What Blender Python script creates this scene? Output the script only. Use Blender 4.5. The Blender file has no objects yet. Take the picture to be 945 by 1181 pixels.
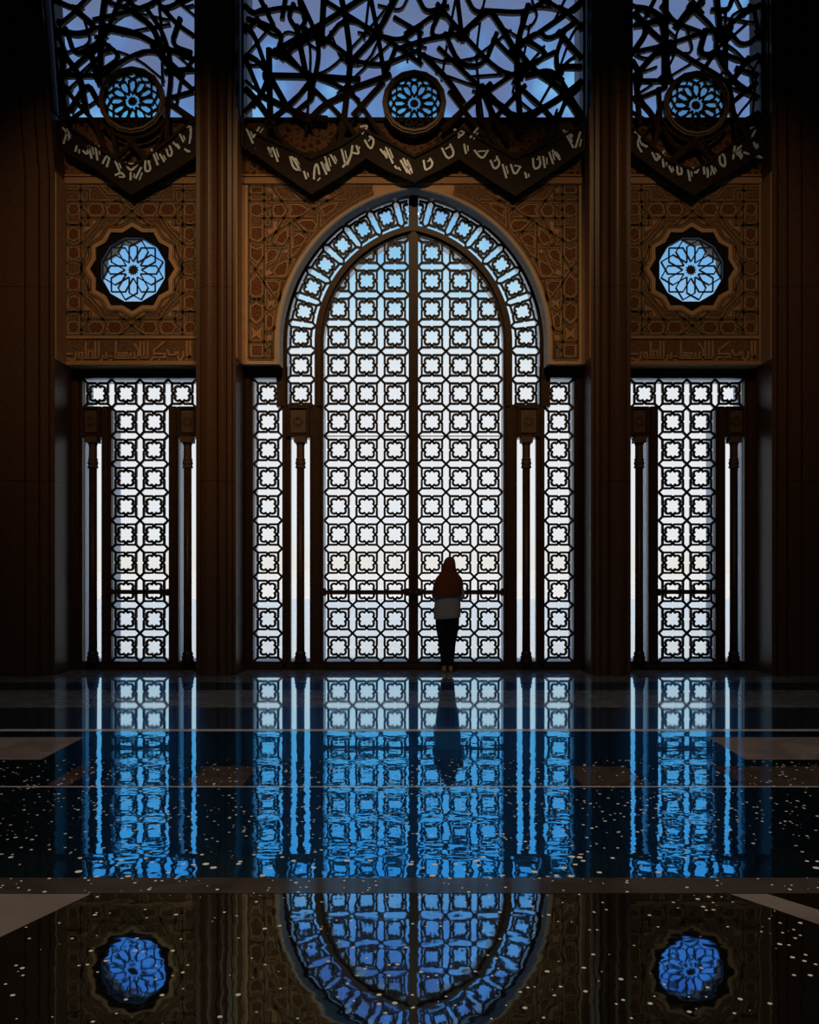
import bpy, bmesh, math, random
from mathutils import Vector, Matrix

random.seed(7)
SC = bpy.context.scene
COL = SC.collection
PI = math.pi

# ------------------------------------------------------------------ measuring
AX, HY, F, EYE = 477.0, 655.0, 1000.0, 1.45      # axis, horizon, focal length, eye height


def wx(x, d):
    return (x - AX) * d / F


def wz(y, d):
    return EYE + (HY - y) * d / F


def pz(x, y, d):
    return (wx(x, d), wz(y, d))


# depths of the planes of the hall
D_PIER, D_WALL, D_FR, D_LAT, D_GL, D_OUT = 11.69, 12.10, 12.36, 12.40, 12.45, 12.68
D_SCR = 11.96


# ------------------------------------------------------------------ materials
def new_mat(name):
    m = bpy.data.materials.new(name)
    m.use_nodes = True
    nt = m.node_tree
    nt.nodes.clear()
    out = nt.nodes.new('ShaderNodeOutputMaterial')
    return m, nt, out


def N(nt, kind, **kw):
    n = nt.nodes.new(kind)
    for k, v in kw.items():
        if k in n.inputs.keys():
            n.inputs[k].default_value = v
        else:
            setattr(n, k, v)
    return n


def coords(nt, scale):
    tc = N(nt, 'ShaderNodeNewGeometry')
    mp = N(nt, 'ShaderNodeVectorMath', operation='SCALE')
    mp.inputs['Scale'].default_value = scale
    nt.links.new(tc.outputs['Position'], mp.inputs[0])
    return mp.outputs[0]


def ramp(nt, src, stops):
    r = N(nt, 'ShaderNodeValToRGB')
    el = r.color_ramp.elements
    while len(el) < len(stops):
        el.new(0.5)
    for e, (p, c) in zip(el, stops):
        e.position = p
        e.color = (c[0], c[1], c[2], 1)
    nt.links.new(src, r.inputs[0])
    return r.outputs[0]


def mat_simple(name, col, rough=0.5, metal=0.0, col2=None, scale=20, bump=0.0, bscale=None, spec=0.5, detail=4):
    m, nt, out = new_mat(name)
    b = N(nt, 'ShaderNodeBsdfPrincipled')
    b.inputs['Roughness'].default_value = rough
    b.inputs['Metallic'].default_value = metal
    b.inputs['Specular IOR Level'].default_value = spec
    b.inputs['Base Color'].default_value = (*col, 1)
    nz = None
    if col2 is not None:
        nz = N(nt, 'ShaderNodeTexNoise')
        nz.inputs['Scale'].default_value = 1.0
        nz.inputs['Detail'].default_value = detail
        nt.links.new(coords(nt, scale), nz.inputs['Vector'])
        nt.links.new(ramp(nt, nz.outputs['Fac'], [(0.35, col), (0.65, col2)]), b.inputs['Base Color'])
    if bump:
        nb = N(nt, 'ShaderNodeTexNoise')
        nb.inputs['Scale'].default_value = 1.0
        nb.inputs['Detail'].default_value = 3
        nt.links.new(coords(nt, bscale or scale), nb.inputs['Vector'])
        bp = N(nt, 'ShaderNodeBump')
        bp.inputs['Strength'].default_value = 0.6
        bp.inputs['Distance'].default_value = bump
        nt.links.new(nb.outputs['Fac'], bp.inputs['Height'])
        nt.links.new(bp.outputs[0], b.inputs['Normal'])
    nt.links.new(b.outputs[0], out.inputs[0])
    return m


def mat_arabesque(name, dark, light, scale):
    """carved ground of small leaves: cell edges and spots, with real bump"""
    m, nt, out = new_mat(name)
    b = N(nt, 'ShaderNodeBsdfPrincipled')
    b.inputs['Roughness'].default_value = 0.75
    b.inputs['Specular IOR Level'].default_value = 0.2
    c = coords(nt, scale)
    v = N(nt, 'ShaderNodeTexVoronoi', feature='DISTANCE_TO_EDGE')
    v.inputs['Scale'].default_value = 1.0
    nt.links.new(c, v.inputs['Vector'])
    n2 = N(nt, 'ShaderNodeTexNoise')
    n2.inputs['Scale'].default_value = 1.6
    n2.inputs['Detail'].default_value = 2
    nt.links.new(c, n2.inputs['Vector'])
    mul = N(nt, 'ShaderNodeMath', operation='MULTIPLY')
    nt.links.new(v.outputs['Distance'], mul.inputs[0])
    nt.links.new(n2.outputs['Fac'], mul.inputs[1])
    col = ramp(nt, mul.outputs[0], [(0.02, light), (0.14, dark)])
    nt.links.new(col, b.inputs['Base Color'])
    bp = N(nt, 'ShaderNodeBump')
    bp.invert = True
    bp.inputs['Strength'].default_value = 0.5
    bp.inputs['Distance'].default_value = 0.01
    nt.links.new(mul.outputs[0], bp.inputs['Height'])
    nt.links.new(bp.outputs[0], b.inputs['Normal'])
    nt.links.new(b.outputs[0], out.inputs[0])
    return m


def mat_granite(name, base, base2, tint, gloss, rough=0.03, haze=0.0, ripple=0.0, rscale=6.0, speck=0.0, sscale=45, joints=0.0):
    """polished stone: a diffuse body with veins and specks under a mirror-like polish"""
    m, nt, out = new_mat(name)
    c = coords(nt, 3.0)
    nz = N(nt, 'ShaderNodeTexNoise')
    nz.inputs['Scale'].default_value = 1.0
    nz.inputs['Detail'].default_value = 8
    nz.inputs['Distortion'].default_value = 1.2
    nt.links.new(c, nz.inputs['Vector'])
    col = ramp(nt, nz.outputs['Fac'], [(0.38, base), (0.62, base2)])
    df = N(nt, 'ShaderNodeBsdfDiffuse')
    gl = N(nt, 'ShaderNodeBsdfGlossy')
    gl.inputs['Color'].default_value = (*tint, 1)
    gl.inputs['Roughness'].default_value = rough
    fac_socket = None
    if speck > 0:
        vo = N(nt, 'ShaderNodeTexVoronoi', feature='F1')
        vo.inputs['Scale'].default_value = 1.0
        nt.links.new(coords(nt, sscale), vo.inputs['Vector'])
        # only some cells carry a bright grain
        sep = N(nt, 'ShaderNodeSeparateColor')
        nt.links.new(vo.outputs['Color'], sep.inputs[0])
        gt = N(nt, 'ShaderNodeMath', operation='GREATER_THAN')
        gt.inputs[1].default_value = 1.0 - speck
        nt.links.new(sep.outputs[0], gt.inputs[0])
        sz = N(nt, 'ShaderNodeMath', operation='MULTIPLY')
        sz.inputs[1].default_value = 0.34
        nt.links.new(sep.outputs[1], sz.inputs[0])
        lt = N(nt, 'ShaderNodeMath', operation='LESS_THAN')
        nt.links.new(vo.outputs['Distance'], lt.inputs[0])
        nt.links.new(sz.outputs[0], lt.inputs[1])
        mk = N(nt, 'ShaderNodeMath', operation='MULTIPLY')
        nt.links.new(gt.outputs[0], mk.inputs[0])
        nt.links.new(lt.outputs[0], mk.inputs[1])
        mixc = N(nt, 'ShaderNodeMix', data_type='RGBA')
        nt.links.new(mk.outputs[0], mixc.inputs[0])
        nt.links.new(col, mixc.inputs[6])
        mixc.inputs[7].default_value = (0.95, 0.92, 0.86, 1)
        col = mixc.outputs[2]
        fs = N(nt, 'ShaderNodeMath', operation='MULTIPLY_ADD')
        fs.inputs[1].default_value = -gloss * 0.9
        fs.inputs[2].default_value = gloss
        nt.links.new(mk.outputs[0], fs.inputs[0])
        fac_socket = fs.outputs[0]
    nt.links.new(col, df.inputs['Color'])
    if ripple > 0:
        nb = N(nt, 'ShaderNodeTexNoise')
        nb.inputs['Scale'].default_value = 1.0
        nb.inputs['Detail'].default_value = 2
        nt.links.new(coords(nt, rscale), nb.inputs['Vector'])
        bp = N(nt, 'ShaderNodeBump')
        bp.inputs['Strength'].default_value = 1.0
        bp.inputs['Distance'].default_value = ripple
        nt.links.new(nb.outputs['Fac'], bp.inputs['Height'])
        nt.links.new(bp.outputs[0], gl.inputs['Normal'])
    mx = N(nt, 'ShaderNodeMixShader')
    mx.inputs[0].default_value = gloss
    if fac_socket is not None:
        nt.links.new(fac_socket, mx.inputs[0])
    nt.links.new(df.outputs[0], mx.inputs[1])
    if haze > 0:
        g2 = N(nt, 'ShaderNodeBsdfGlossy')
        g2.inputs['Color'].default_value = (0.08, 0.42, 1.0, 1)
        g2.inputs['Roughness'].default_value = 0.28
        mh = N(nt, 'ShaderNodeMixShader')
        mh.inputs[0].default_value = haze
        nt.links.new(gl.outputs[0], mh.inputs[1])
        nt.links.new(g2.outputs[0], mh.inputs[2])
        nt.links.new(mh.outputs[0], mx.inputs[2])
    else:
        nt.links.new(gl.outputs[0], mx.inputs[2])
    nt.links.new(mx.outputs[0], out.inputs[0])
    return m


def mat_glass(name, tint, refl=0.04):
    m, nt, out = new_mat(name)
    t = N(nt, 'ShaderNodeBsdfTransparent')
    t.inputs[0].default_value = (*tint, 1)
    g = N(nt, 'ShaderNodeBsdfGlossy')
    g.inputs['Roughness'].default_value = 0.0
    mx = N(nt, 'ShaderNodeMixShader')
    mx.inputs[0].default_value = refl
    nt.links.new(t.outputs[0], mx.inputs[1])
    nt.links.new(g.outputs[0], mx.inputs[2])
    nt.links.new(mx.outputs[0], out.inputs[0])
    return m


def mat_pier():
    """brown polished stone with fine grain and thin horizontal joints"""
    m, nt, out = new_mat('brown_stone')
    b = N(nt, 'ShaderNodeBsdfPrincipled')
    b.inputs['Roughness'].default_value = 0.36
    b.inputs['Specular IOR Level'].default_value = 0.22
    nz = N(nt, 'ShaderNodeTexNoise')
    nz.inputs['Scale'].default_value = 1.0
    nz.inputs['Detail'].default_value = 5
    nt.links.new(coords(nt, 60), nz.inputs['Vector'])
    col = ramp(nt, nz.outputs['Fac'], [(0.3, (0.070, 0.033, 0.018)), (0.7, (0.13, 0.066, 0.037))])
    ge = N(nt, 'ShaderNodeNewGeometry')
    sx = N(nt, 'ShaderNodeSeparateXYZ')
    nt.links.new(ge.outputs['Position'], sx.inputs[0])
    md = N(nt, 'ShaderNodeMath', operation='MODULO')
    md.inputs[1].default_value = 2.62
    nt.links.new(sx.outputs[2], md.inputs[0])
    lt = N(nt, 'ShaderNodeMath', operation='LESS_THAN')
    lt.inputs[1].default_value = 0.009
    nt.links.new(md.outputs[0], lt.inputs[0])
    mix = N(nt, 'ShaderNodeMix', data_type='RGBA')
    nt.links.new(lt.outputs[0], mix.inputs[0])
    nt.links.new(col, mix.inputs[6])
    mix.inputs[7].default_value = (0.02, 0.01, 0.006, 1)
    nt.links.new(mix.outputs[2], b.inputs['Base Color'])
    nt.links.new(b.outputs[0], out.inputs[0])
    return m


M = {}
M['pier'] = mat_pier()
M['plaster'] = mat_simple('sand_plaster', (0.50, 0.30, 0.165), 0.7, col2=(0.56, 0.35, 0.2), scale=8, spec=0.2)
M['tan'] = mat_simple('tan_carved_stone', (0.37, 0.21, 0.105), 0.75, col2=(0.42, 0.25, 0.13), scale=30, spec=0.2)
M['rope'] = mat_simple('dark_carved_strap', (0.06, 0.040, 0.024), 0.8, col2=(0.16, 0.11, 0.065), scale=70, spec=0.2)
M['inlay'] = mat_arabesque('dark_leaf_inlay', (0.06, 0.018, 0.006), (0.17, 0.07, 0.03), 36)
M['ground'] = mat_arabesque('carved_ground', (0.07, 0.034, 0.015), (0.20, 0.11, 0.054), 34)
M['frieze'] = mat_arabesque('dark_carved_frieze', (0.055, 0.022, 0.01), (0.22, 0.11, 0.05), 11)
M['trimstone'] = mat_simple('grey_arch_moulding', (0.52, 0.54, 0.60), 0.5)
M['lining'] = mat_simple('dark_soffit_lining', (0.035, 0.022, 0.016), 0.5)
M['frame'] = mat_simple('dark_brown_bronze', (0.034, 0.017, 0.010), 0.42, col2=(0.052, 0.026, 0.014), scale=12, spec=0.18)
M['block'] = mat_simple('brown_carved_block', (0.07, 0.036, 0.018), 0.5, col2=(0.095, 0.05, 0.026), scale=30)
M['grille'] = mat_simple('dark_bronze_grille', (0.012, 0.008, 0.009), 0.5, spec=0.3)
M['black'] = mat_simple('black_recess', (0.008, 0.006, 0.005), 0.7, spec=0.1)
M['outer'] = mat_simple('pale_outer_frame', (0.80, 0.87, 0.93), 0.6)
M['wood'] = mat_simple('dark_lattice_wood', (0.02, 0.010, 0.006), 0.5, col2=(0.04, 0.019, 0.010), scale=14, spec=0.1)
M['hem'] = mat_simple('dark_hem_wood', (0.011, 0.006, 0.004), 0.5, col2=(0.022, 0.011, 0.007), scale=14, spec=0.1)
M['ringwood'] = mat_simple('brown_ring_wood', (0.13, 0.065, 0.032), 0.45, col2=(0.2, 0.1, 0.05), scale=20)
M['silver'] = mat_simple('silver_letters', (0.72, 0.88, 1.0), 0.35)
M['hall'] = mat_simple('dark_hall_plaster', (0.05, 0.03, 0.02), 0.8, spec=0.1)
M['glass'] = mat_glass('clear_pane', (0.985, 0.985, 0.985))
M['glass_blue'] = mat_glass('blue_tinted_pane', (0.68, 0.81, 0.94))
M['glass_lilac'] = mat_glass('lilac_tinted_pane', (0.92, 0.95, 0.97))
M['plaza_near'] = mat_simple('shade_toned_paving', (0.59, 0.63, 0.61), 0.8, col2=(0.63, 0.66, 0.65), scale=0.8, spec=0.1)  # cool shade near the building put into the paving colour
M['plaza_far'] = mat_simple('haze_toned_paving', (0.80, 0.74, 0.64), 0.8, col2=(0.84, 0.78, 0.69), scale=0.3, spec=0.1)  # warm sun and haze of the far ground put into the paving colour
# floor stones
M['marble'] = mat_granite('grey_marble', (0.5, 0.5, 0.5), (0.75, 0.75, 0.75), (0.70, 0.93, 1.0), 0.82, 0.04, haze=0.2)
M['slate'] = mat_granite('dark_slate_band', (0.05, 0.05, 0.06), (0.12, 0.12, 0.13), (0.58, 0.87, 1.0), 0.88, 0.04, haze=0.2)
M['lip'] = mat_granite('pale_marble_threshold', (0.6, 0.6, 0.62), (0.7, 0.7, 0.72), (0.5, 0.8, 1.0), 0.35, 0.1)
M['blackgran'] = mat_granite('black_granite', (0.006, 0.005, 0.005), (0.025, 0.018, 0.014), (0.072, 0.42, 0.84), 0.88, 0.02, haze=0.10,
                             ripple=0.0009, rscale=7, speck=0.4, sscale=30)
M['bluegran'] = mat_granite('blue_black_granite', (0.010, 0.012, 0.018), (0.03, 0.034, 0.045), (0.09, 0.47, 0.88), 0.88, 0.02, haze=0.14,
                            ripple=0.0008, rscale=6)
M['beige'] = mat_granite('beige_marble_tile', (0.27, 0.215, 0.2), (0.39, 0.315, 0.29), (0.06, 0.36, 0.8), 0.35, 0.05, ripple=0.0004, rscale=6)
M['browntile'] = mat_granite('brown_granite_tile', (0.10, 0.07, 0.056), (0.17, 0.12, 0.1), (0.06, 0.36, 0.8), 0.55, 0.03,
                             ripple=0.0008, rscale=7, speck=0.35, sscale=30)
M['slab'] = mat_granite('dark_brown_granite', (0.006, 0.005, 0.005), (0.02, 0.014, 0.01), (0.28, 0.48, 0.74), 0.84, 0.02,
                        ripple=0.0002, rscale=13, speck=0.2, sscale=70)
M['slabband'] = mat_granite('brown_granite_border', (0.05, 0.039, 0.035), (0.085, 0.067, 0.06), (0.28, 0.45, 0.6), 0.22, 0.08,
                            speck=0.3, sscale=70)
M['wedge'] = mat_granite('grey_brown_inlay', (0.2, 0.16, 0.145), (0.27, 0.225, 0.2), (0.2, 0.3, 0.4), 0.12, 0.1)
# person
M['skin'] = mat_simple('skin', (0.42, 0.22, 0.14), 0.5)
M['eye'] = mat_simple('dark_eye', (0.03, 0.018, 0.012), 0.2)
M['scarf'] = mat_simple('rust_cloth', (0.10, 0.030, 0.014), 0.85, col2=(0.13, 0.04, 0.018), scale=40, spec=0.1)
M['shirt'] = mat_simple('grey_cloth', (0.22, 0.23, 0.28), 0.85, col2=(0.26, 0.27, 0.32), scale=50, spec=0.1)
M['trousers'] = mat_simple('black_cloth', (0.012, 0.012, 0.018), 0.85, spec=0.1)


# ------------------------------------------------------------------ mesh builder
class MB:
    def __init__(self):
        self.v, self.f, self.mi = [], [], []

    def add(self, verts, faces, mi=0):
        o = len(self.v)
        self.v.extend(verts)
        for f in faces:
            self.f.append(tuple(i + o for i in f))
            self.mi.append(mi)

    def box(self, x0, x1, y0, y1, z0, z1, mi=0):
        x0, x1 = min(x0, x1), max(x0, x1)
        z0, z1 = min(z0, z1), max(z0, z1)
        v = [(x, y, z) for x in (x0, x1) for y in (y0, y1) for z in (z0, z1)]
        self.add(v, [(0, 1, 3, 2), (4, 6, 7, 5), (0, 4, 5, 1), (2, 3, 7, 6), (0, 2, 6, 4), (1, 5, 7, 3)], mi)

    def pbox(self, x0, x1, ytop, ybot, d, y0, y1, mi=0):
        """box whose front outline is given in picture measure at depth d"""
        self.box(wx(x0, d), wx(x1, d), y0, y1, wz(ybot, d), wz(ytop, d), mi)

    def prism(self, poly, y0, y1, mi=0):
        n = len(poly)
        v = [(x, y0, z) for x, z in poly] + [(x, y1, z) for x, z in poly]
        fs = [tuple(range(n)), tuple(range(2 * n - 1, n - 1, -1))]
        fs += [(i, i + n, (i + 1) % n + n, (i + 1) % n) for i in range(n)]
        self.add(v, fs, mi)

    def prism_z(self, poly, z0, z1, mi=0):
        n = len(poly)
        v = [(x, y, z0) for x, y in poly] + [(x, y, z1) for x, y in poly]
        fs = [tuple(range(n - 1, -1, -1)), tuple(range(n, 2 * n))]
        fs += [(i, (i + 1) % n, (i + 1) % n + n, i + n) for i in range(n)]
        self.add(v, fs, mi)

    def band(self, A, B, y0, y1, closed=False, mi=0):
        """solid between two matching outlines"""
        n = len(A)
        v = []
        for (ax, az), (bx, bz) in zip(A, B):
            v += [(ax, y0, az), (bx, y0, bz), (bx, y1, bz), (ax, y1, az)]
        fs = []
        for i in range(n if closed else n - 1):
            a, b = i * 4, ((i + 1) % n) * 4
            for k in range(4):
                k2 = (k + 1) % 4
                fs.append((a + k, a + k2, b + k2, b + k))
        if not closed:
            fs += [(3, 2, 1, 0), tuple((n - 1) * 4 + k for k in range(4))]
        self.add(v, fs, mi)

    def ribbon(self, pts, w, y0, y1, closed=False, mi=0):
        """flat bar of width w following a polyline in the XZ plane"""
        P = [Vector(p) for p in pts]
        q = [P[0]]
        for p in P[1:]:
            if (p - q[-1]).length > 1e-5:
                q.append(p)
        P = q
        if closed and len(P) > 2 and (P[0] - P[-1]).length < 1e-5:
            P.pop()
        n = len(P)
        if n < 2:
            return
        A, B = [], []
        for i in range(n):
            if closed:
                a, b = P[(i - 1) % n], P[(i + 1) % n]
            else:
                a, b = P[max(i - 1, 0)], P[min(i + 1, n - 1)]
            d1 = (P[i] - a)
            d2 = (b - P[i])
            if d1.length < 1e-9:
                d1 = d2
            if d2.length < 1e-9:
                d2 = d1
            d1 = d1.normalized()
            d2 = d2.normalized()
            t = d1 + d2
            t = t.normalized() if t.length > 1e-6 else d1
            nrm = Vector((-t.y, t.x))
            c = max(0.45, abs(nrm.dot(Vector((-d1.y, d1.x)))))
            h = w / 2 / c
            A.append((P[i].x + nrm.x * h, P[i].y + nrm.y * h))
            B.append((P[i].x - nrm.x * h, P[i].y - nrm.y * h))
        self.band(A, B, y0, y1, closed, mi)

    def lathe(self, prof, cx, cy, seg=24, mi=0):
        n = len(prof)
        v = []
        for r, z in prof:
            for k in range(seg):
                a = 2 * PI * k / seg
                v.append((cx + r * math.cos(a), cy + r * math.sin(a), z))
        fs = []
        for i in range(n - 1):
            for k in range(seg):
                k2 = (k + 1) % seg
                fs.append((i * seg + k, i * seg + k2, (i + 1) * seg + k2, (i + 1) * seg + k))
        fs.append(tuple(range(seg - 1, -1, -1)))
        fs.append(tuple((n - 1) * seg + k for k in range(seg)))
        self.add(v, fs, mi)

    def loft(self, rings, cap0=True, cap1=True, mi=0):
        seg = len(rings[0])
        v = [p for r in rings for p in r]
        fs = []
        for i in range(len(rings) - 1):
            for k in range(seg):
                k2 = (k + 1) % seg
                fs.append((i * seg + k, i * seg + k2, (i + 1) * seg + k2, (i + 1) * seg + k))
        if cap0:
            fs.append(tuple(range(seg - 1, -1, -1)))
        if cap1:
            fs.append(tuple((len(rings) - 1) * seg + k for k in range(seg)))
        self.add(v, fs, mi)

    def build(self, name, mats, parent=None, smooth=False, fix=True):
        loc = Vector((0, 0, 0))
        p = parent
        while p is not None:
            loc += p.location
            p = p.parent
        me = bpy.data.meshes.new(name)
        me.from_pydata([(x - loc.x, y - loc.y, z - loc.z) for x, y, z in self.v], [], self.f)
        if not isinstance(mats, (list, tuple)):
            mats = [mats]
        for m in mats:
            me.materials.append(m)
        me.polygons.foreach_set('material_index', self.mi)
        if smooth:
            me.polygons.foreach_set('use_smooth', [True] * len(me.polygons))
        me.validate()
        if fix:
            bm = bmesh.new()
            bm.from_mesh(me)
            bmesh.ops.recalc_face_normals(bm, faces=bm.faces)
            bm.to_mesh(me)
            bm.free()
        me.update()
        o = bpy.data.objects.new(name, me)
        COL.objects.link(o)
        o.parent = parent
        return o


def tag(o, label=None, cat=None, group=None, kind=None):
    if label:
        o['label'] = label
    if cat:
        o['category'] = cat
    if group:
        o['group'] = group
    if kind:
        o['kind'] = kind
    return o


def empty(name, loc):
    o = bpy.data.objects.new(name, None)
    o.empty_display_size = 0.2
    o.location = loc
    COL.objects.link(o)
    return o


def struct(name, mb, mats, label, cat, smooth=False):
    return tag(mb.build(name, mats, None, smooth), label, cat, kind='structure')


def mx_(x, m):
    """mirror about the hall's axis when m = -1"""
    return AX + (x - AX) * m


# ------------------------------------------------------------------ shell of the hall
H = 10.4
mb = MB()
mb.box(-7.2, -7.0, -9.0, 13.2, -0.2, H)
struct('wall_left', mb, M['hall'], 'dark unlit side wall beyond the outermost pier on the left', 'wall')
mb = MB()
mb.box(7.0, 7.2, -9.0, 13.2, -0.2, H)
struct('wall_right', mb, M['hall'], 'dark unlit side wall beyond the outermost pier on the right', 'wall')
mb = MB()
mb.box(-7.2, 7.2, -9.2, -9.0, -0.2, H)
struct('wall_rear', mb, M['hall'], 'dark wall of the hall facing the windows', 'wall')
mb = MB()
mb.box(-7.2, 7.2, -9.2, 13.2, H, H + 0.3)
struct('ceiling', mb, M['hall'], 'dark ceiling of the hall high above the windows', 'ceiling')

# ---- floor: bands of stone laid across the hall
mb = MB()
fm = ['marble', 'slate', 'marble', 'slate', 'lip', 'blackgran', 'bluegran', 'beige', 'browntile']
fi = {k: i for i, k in enumerate(fm)}


def strip(d_far, d_near, parts):
    """parts: list of (x_right_edge, material)"""
    x0 = -7.0
    for x1, k in parts:
        mb.add([(x0, d_near, 0), (x1, d_near, 0), (x1, d_far, 0), (x0, d_far, 0)], [(0, 1, 2, 3)], fi[k])
        x0 = x1


strip(13.2, 10.98, [(7, 'marble')])
strip(10.98, 10.28, [(7, 'slate')])
strip(10.28, 9.0, [(7, 'marble')])
strip(9.0, 7.80, [(7, 'slate')])
strip(7.80, 7.70, [(7, 'lip')])
strip(7.70, 7.43, [(7, 'bluegran')])
strip(7.43, 6.56, [(-2.82, 'beige'), (2.52, 'bluegran'), (7, 'beige')])
strip(6.56, 6.34, [(7, 'blackgran')])
strip(6.34, 5.76, [(-2.45, 'blackgran'), (-2.30, 'browntile'), (-1.53, 'blackgran'), (-1.14, 'browntile'), (1.12, 'blackgran'),
                   (1.55, 'browntile'), (2.2, 'blackgran'), (3.4, 'browntile'), (7, 'blackgran')])
strip(5.76, 5.735, [(7, 'lip')])
strip(5.735, -9.0, [(7, 'blackgran')])
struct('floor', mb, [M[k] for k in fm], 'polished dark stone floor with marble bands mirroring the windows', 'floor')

# ---- raised polished platform nearest the camera, in two steps
mb = MB()
mb.box(-6.9, 6.9, 2.046, 2.76, 0.0, 0.54, 3)
mb.box(-6.9, 6.9, 0.35, 2.045, 0.0, 0.719, 0)


def slabpt(x, y, z=0.7192):
    d = (EYE - z) * F / (y - HY)
    return (wx(x, d), d, z)


zt = 0.7195
mb.add([(-6.9, 1.947, zt), (6.9, 1.947, zt), (6.9, 2.045, zt), (-6.9, 2.045, zt)], [(0, 1, 2, 3)], 1)
a, b, c = slabpt(105, 1031), slabpt(-40, 1031), slabpt(-40, 1100)
mb.add([(a[0], a[1], zt), (b[0], b[1], zt), (c[0], c[1], zt)], [(0, 1, 2)], 2)
q = [slabpt(842, 1031), slabpt(885, 1031), slabpt(985, 1062), slabpt(985, 1080)]
mb.add([(p[0], p[1], zt) for p in q], [(0, 1, 2, 3)], 2)
# rim reaches a hair above the body so that the inlays lie on it
struct('trim_1', mb, [M['slab'], M['slabband'], M['wedge'], M['blackgran']],
       'raised dark granite platform in front with brown border and grey wedge inlays', 'platform')

# ------------------------------------------------------------------ piers
HT = H


def pier_profile(m):
    d = D_PIER
    pts = []

    def P(x, dy):
        pts.append((wx(mx_(x, m), d), d + dy))
    P(224, 1.25)
    P(224, 0.10)
    P(225, 0.06)
    P(229.5, 0.06)
    P(230, 0.10)
    P(231, 0.03)
    for k in range(9):
        t = k / 8
        P(231.5 + 18 * t, 0.03 - 0.05 * math.sin(PI * t))
    P(250, 0.09)
    P(250.6, 0.09)
    for k in range(7):
        t = k / 6
        P(251 + 9.5 * t, 0.03 - 0.035 * math.sin(PI * t))
    P(260.8, 0.08)
    P(261.6, 0.08)
    P(262.0, 0.02)
    P(267, 0.02)
    P(267.6, 0.07)
    P(268.4, 0.07)
    P(269, 0.04)
    P(271.5, 0.04)
    P(271.5, 1.25)
    return pts


for m, lab in ((1, 'tall brown fluted stone pier between the left bay and the arched centre bay'),
               (-1, 'tall brown fluted stone pier between the arched centre bay and the right bay')):
    mb = MB()
    mb.prism_z(pier_profile(m), 0.0, HT)
    struct('pillar', mb, M['pier'], lab, 'pillar')

for m, lab, topx in ((1, 'broad dark stone pier at the far left edge of the hall', 47),
                     (-1, 'broad dark stone pier at the far right edge of the hall', 63)):
    d = D_PIER
    mb = MB()
    zk = wz(200, d)
    zt2 = HT
    xk = 62
    # the edge leans outwards above the carved panel
    slope = (topx - xk) / (wz(0, d) - zk)
    xt = xk + slope * (zt2 - zk)
    prof = [(-75, 0.0), (28, 0.0), (28.5, 0.05), (29.5, 0.05), (30, 0.0), (44, 0.0), (44.5, 0.06), (46, 0.06), (46.5, 0.02),
            (55, 0.02), (55.5, 0.07), (57, 0.07), (57.5, 0.04), (62, 0.04), (62, 0.62), (-75, 0.62)]
    lower = [(wx(mx_(x, m), d), d + dy) for x, dy in prof]
    upper = [(wx(mx_(x + (xt - xk) if x > -75 else x, m), d), d + dy) for x, dy in prof]
    n = len(prof)
    v = [(x, y, 0.0) for x, y in lower] + [(x, y, zk) for x, y in lower] + [(x, y, zt2) for x, y in upper]
    fs = [tuple(range(n - 1, -1, -1)), tuple(range(2 * n, 3 * n))]
    for r in range(2):
        fs += [(r * n + i, r * n + (i + 1) % n, (r + 1) * n + (i + 1) % n, (r + 1) * n + i) for i in range(n)]
    mb.add(v, fs)
    struct('pillar', mb, M['pier'], lab, 'pillar')

# dark back wall pieces that close the bays behind the outer piers
for m, nm, lab in ((1, 'wall_west', 'dark wall strip behind the far left pier beside the side window'),
                   (-1, 'wall_east', 'dark wall strip behind the far right pier beside the side window')):
    mb = MB()
    x1 = wx(mx_(85, m), D_FR)
    mb.box(-7.0 * m, x1, 12.32, 13.0, 0.0, wz(425, D_WALL))
    mb.box(-7.0 * m, wx(mx_(73, m), D_WALL), 12.12, 12.6, wz(425, D_WALL), wz(139, D_WALL))
    mb.box(-7.0 * m, (-5.16 if m == 1 else 4.90), 12.32, 12.6, wz(139, D_WALL), H)
    struct(nm, mb, M['pier'], lab, 'wall')

# ------------------------------------------------------------------ arch helper
CC, SPR = 23.6, 395.0


def arch(half, d, ybot=None, n=40, c=CC, spr=SPR, dd=D_LAT):
    """pointed arch outline (world XZ) measured at depth d, from left foot over the apex to the right foot"""
    s = d / F
    r = half + c
    amax = math.acos(c / r)
    pts = []
    L = []
    for i in range(n + 1):
        a = amax * i / n
        L.append((AX + c - r * math.cos(a), spr - r * math.sin(a)))
    if ybot is not None:
        L = [(AX - half, ybot)] + L
    R = [(2 * AX - x, y) for x, y in reversed(L[:-1])]
    return [pz(x, y, d) for x, y in L + R]


def in_arch(X, Z, half, d):
    x, y = AX + X * F / d, HY - (Z - EYE) * F / d
    x = AX - abs(x - AX)
    if y >= SPR:
        return x >= AX - half
    r = half + CC
    return math.hypot(x - (AX + CC), y - SPR) <= r


# ------------------------------------------------------------------ carved wall above the windows
def star12(cx, cy, r, rn, d):
    return [pz(cx + (r if i % 2 == 0 else rn) * math.sin(PI * i / 12), cy - (r if i % 2 == 0 else rn) * math.cos(PI * i / 12), d)
            for i in range(24)]


def hexa(cx, cy, hw, hh, d, vert=False):
    if vert:
        p = [(0, -hh), (hw, -hh * 0.55), (hw, hh * 0.55), (0, hh), (-hw, hh * 0.55), (-hw, -hh * 0.55)]
    else:
        p = [(-hw, 0), (-hw * 0.6, -hh), (hw * 0.6, -hh), (hw, 0), (hw * 0.6, hh), (-hw * 0.6, hh)]
    return [pz(cx + a, cy + b, d) for a, b in p]


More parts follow.
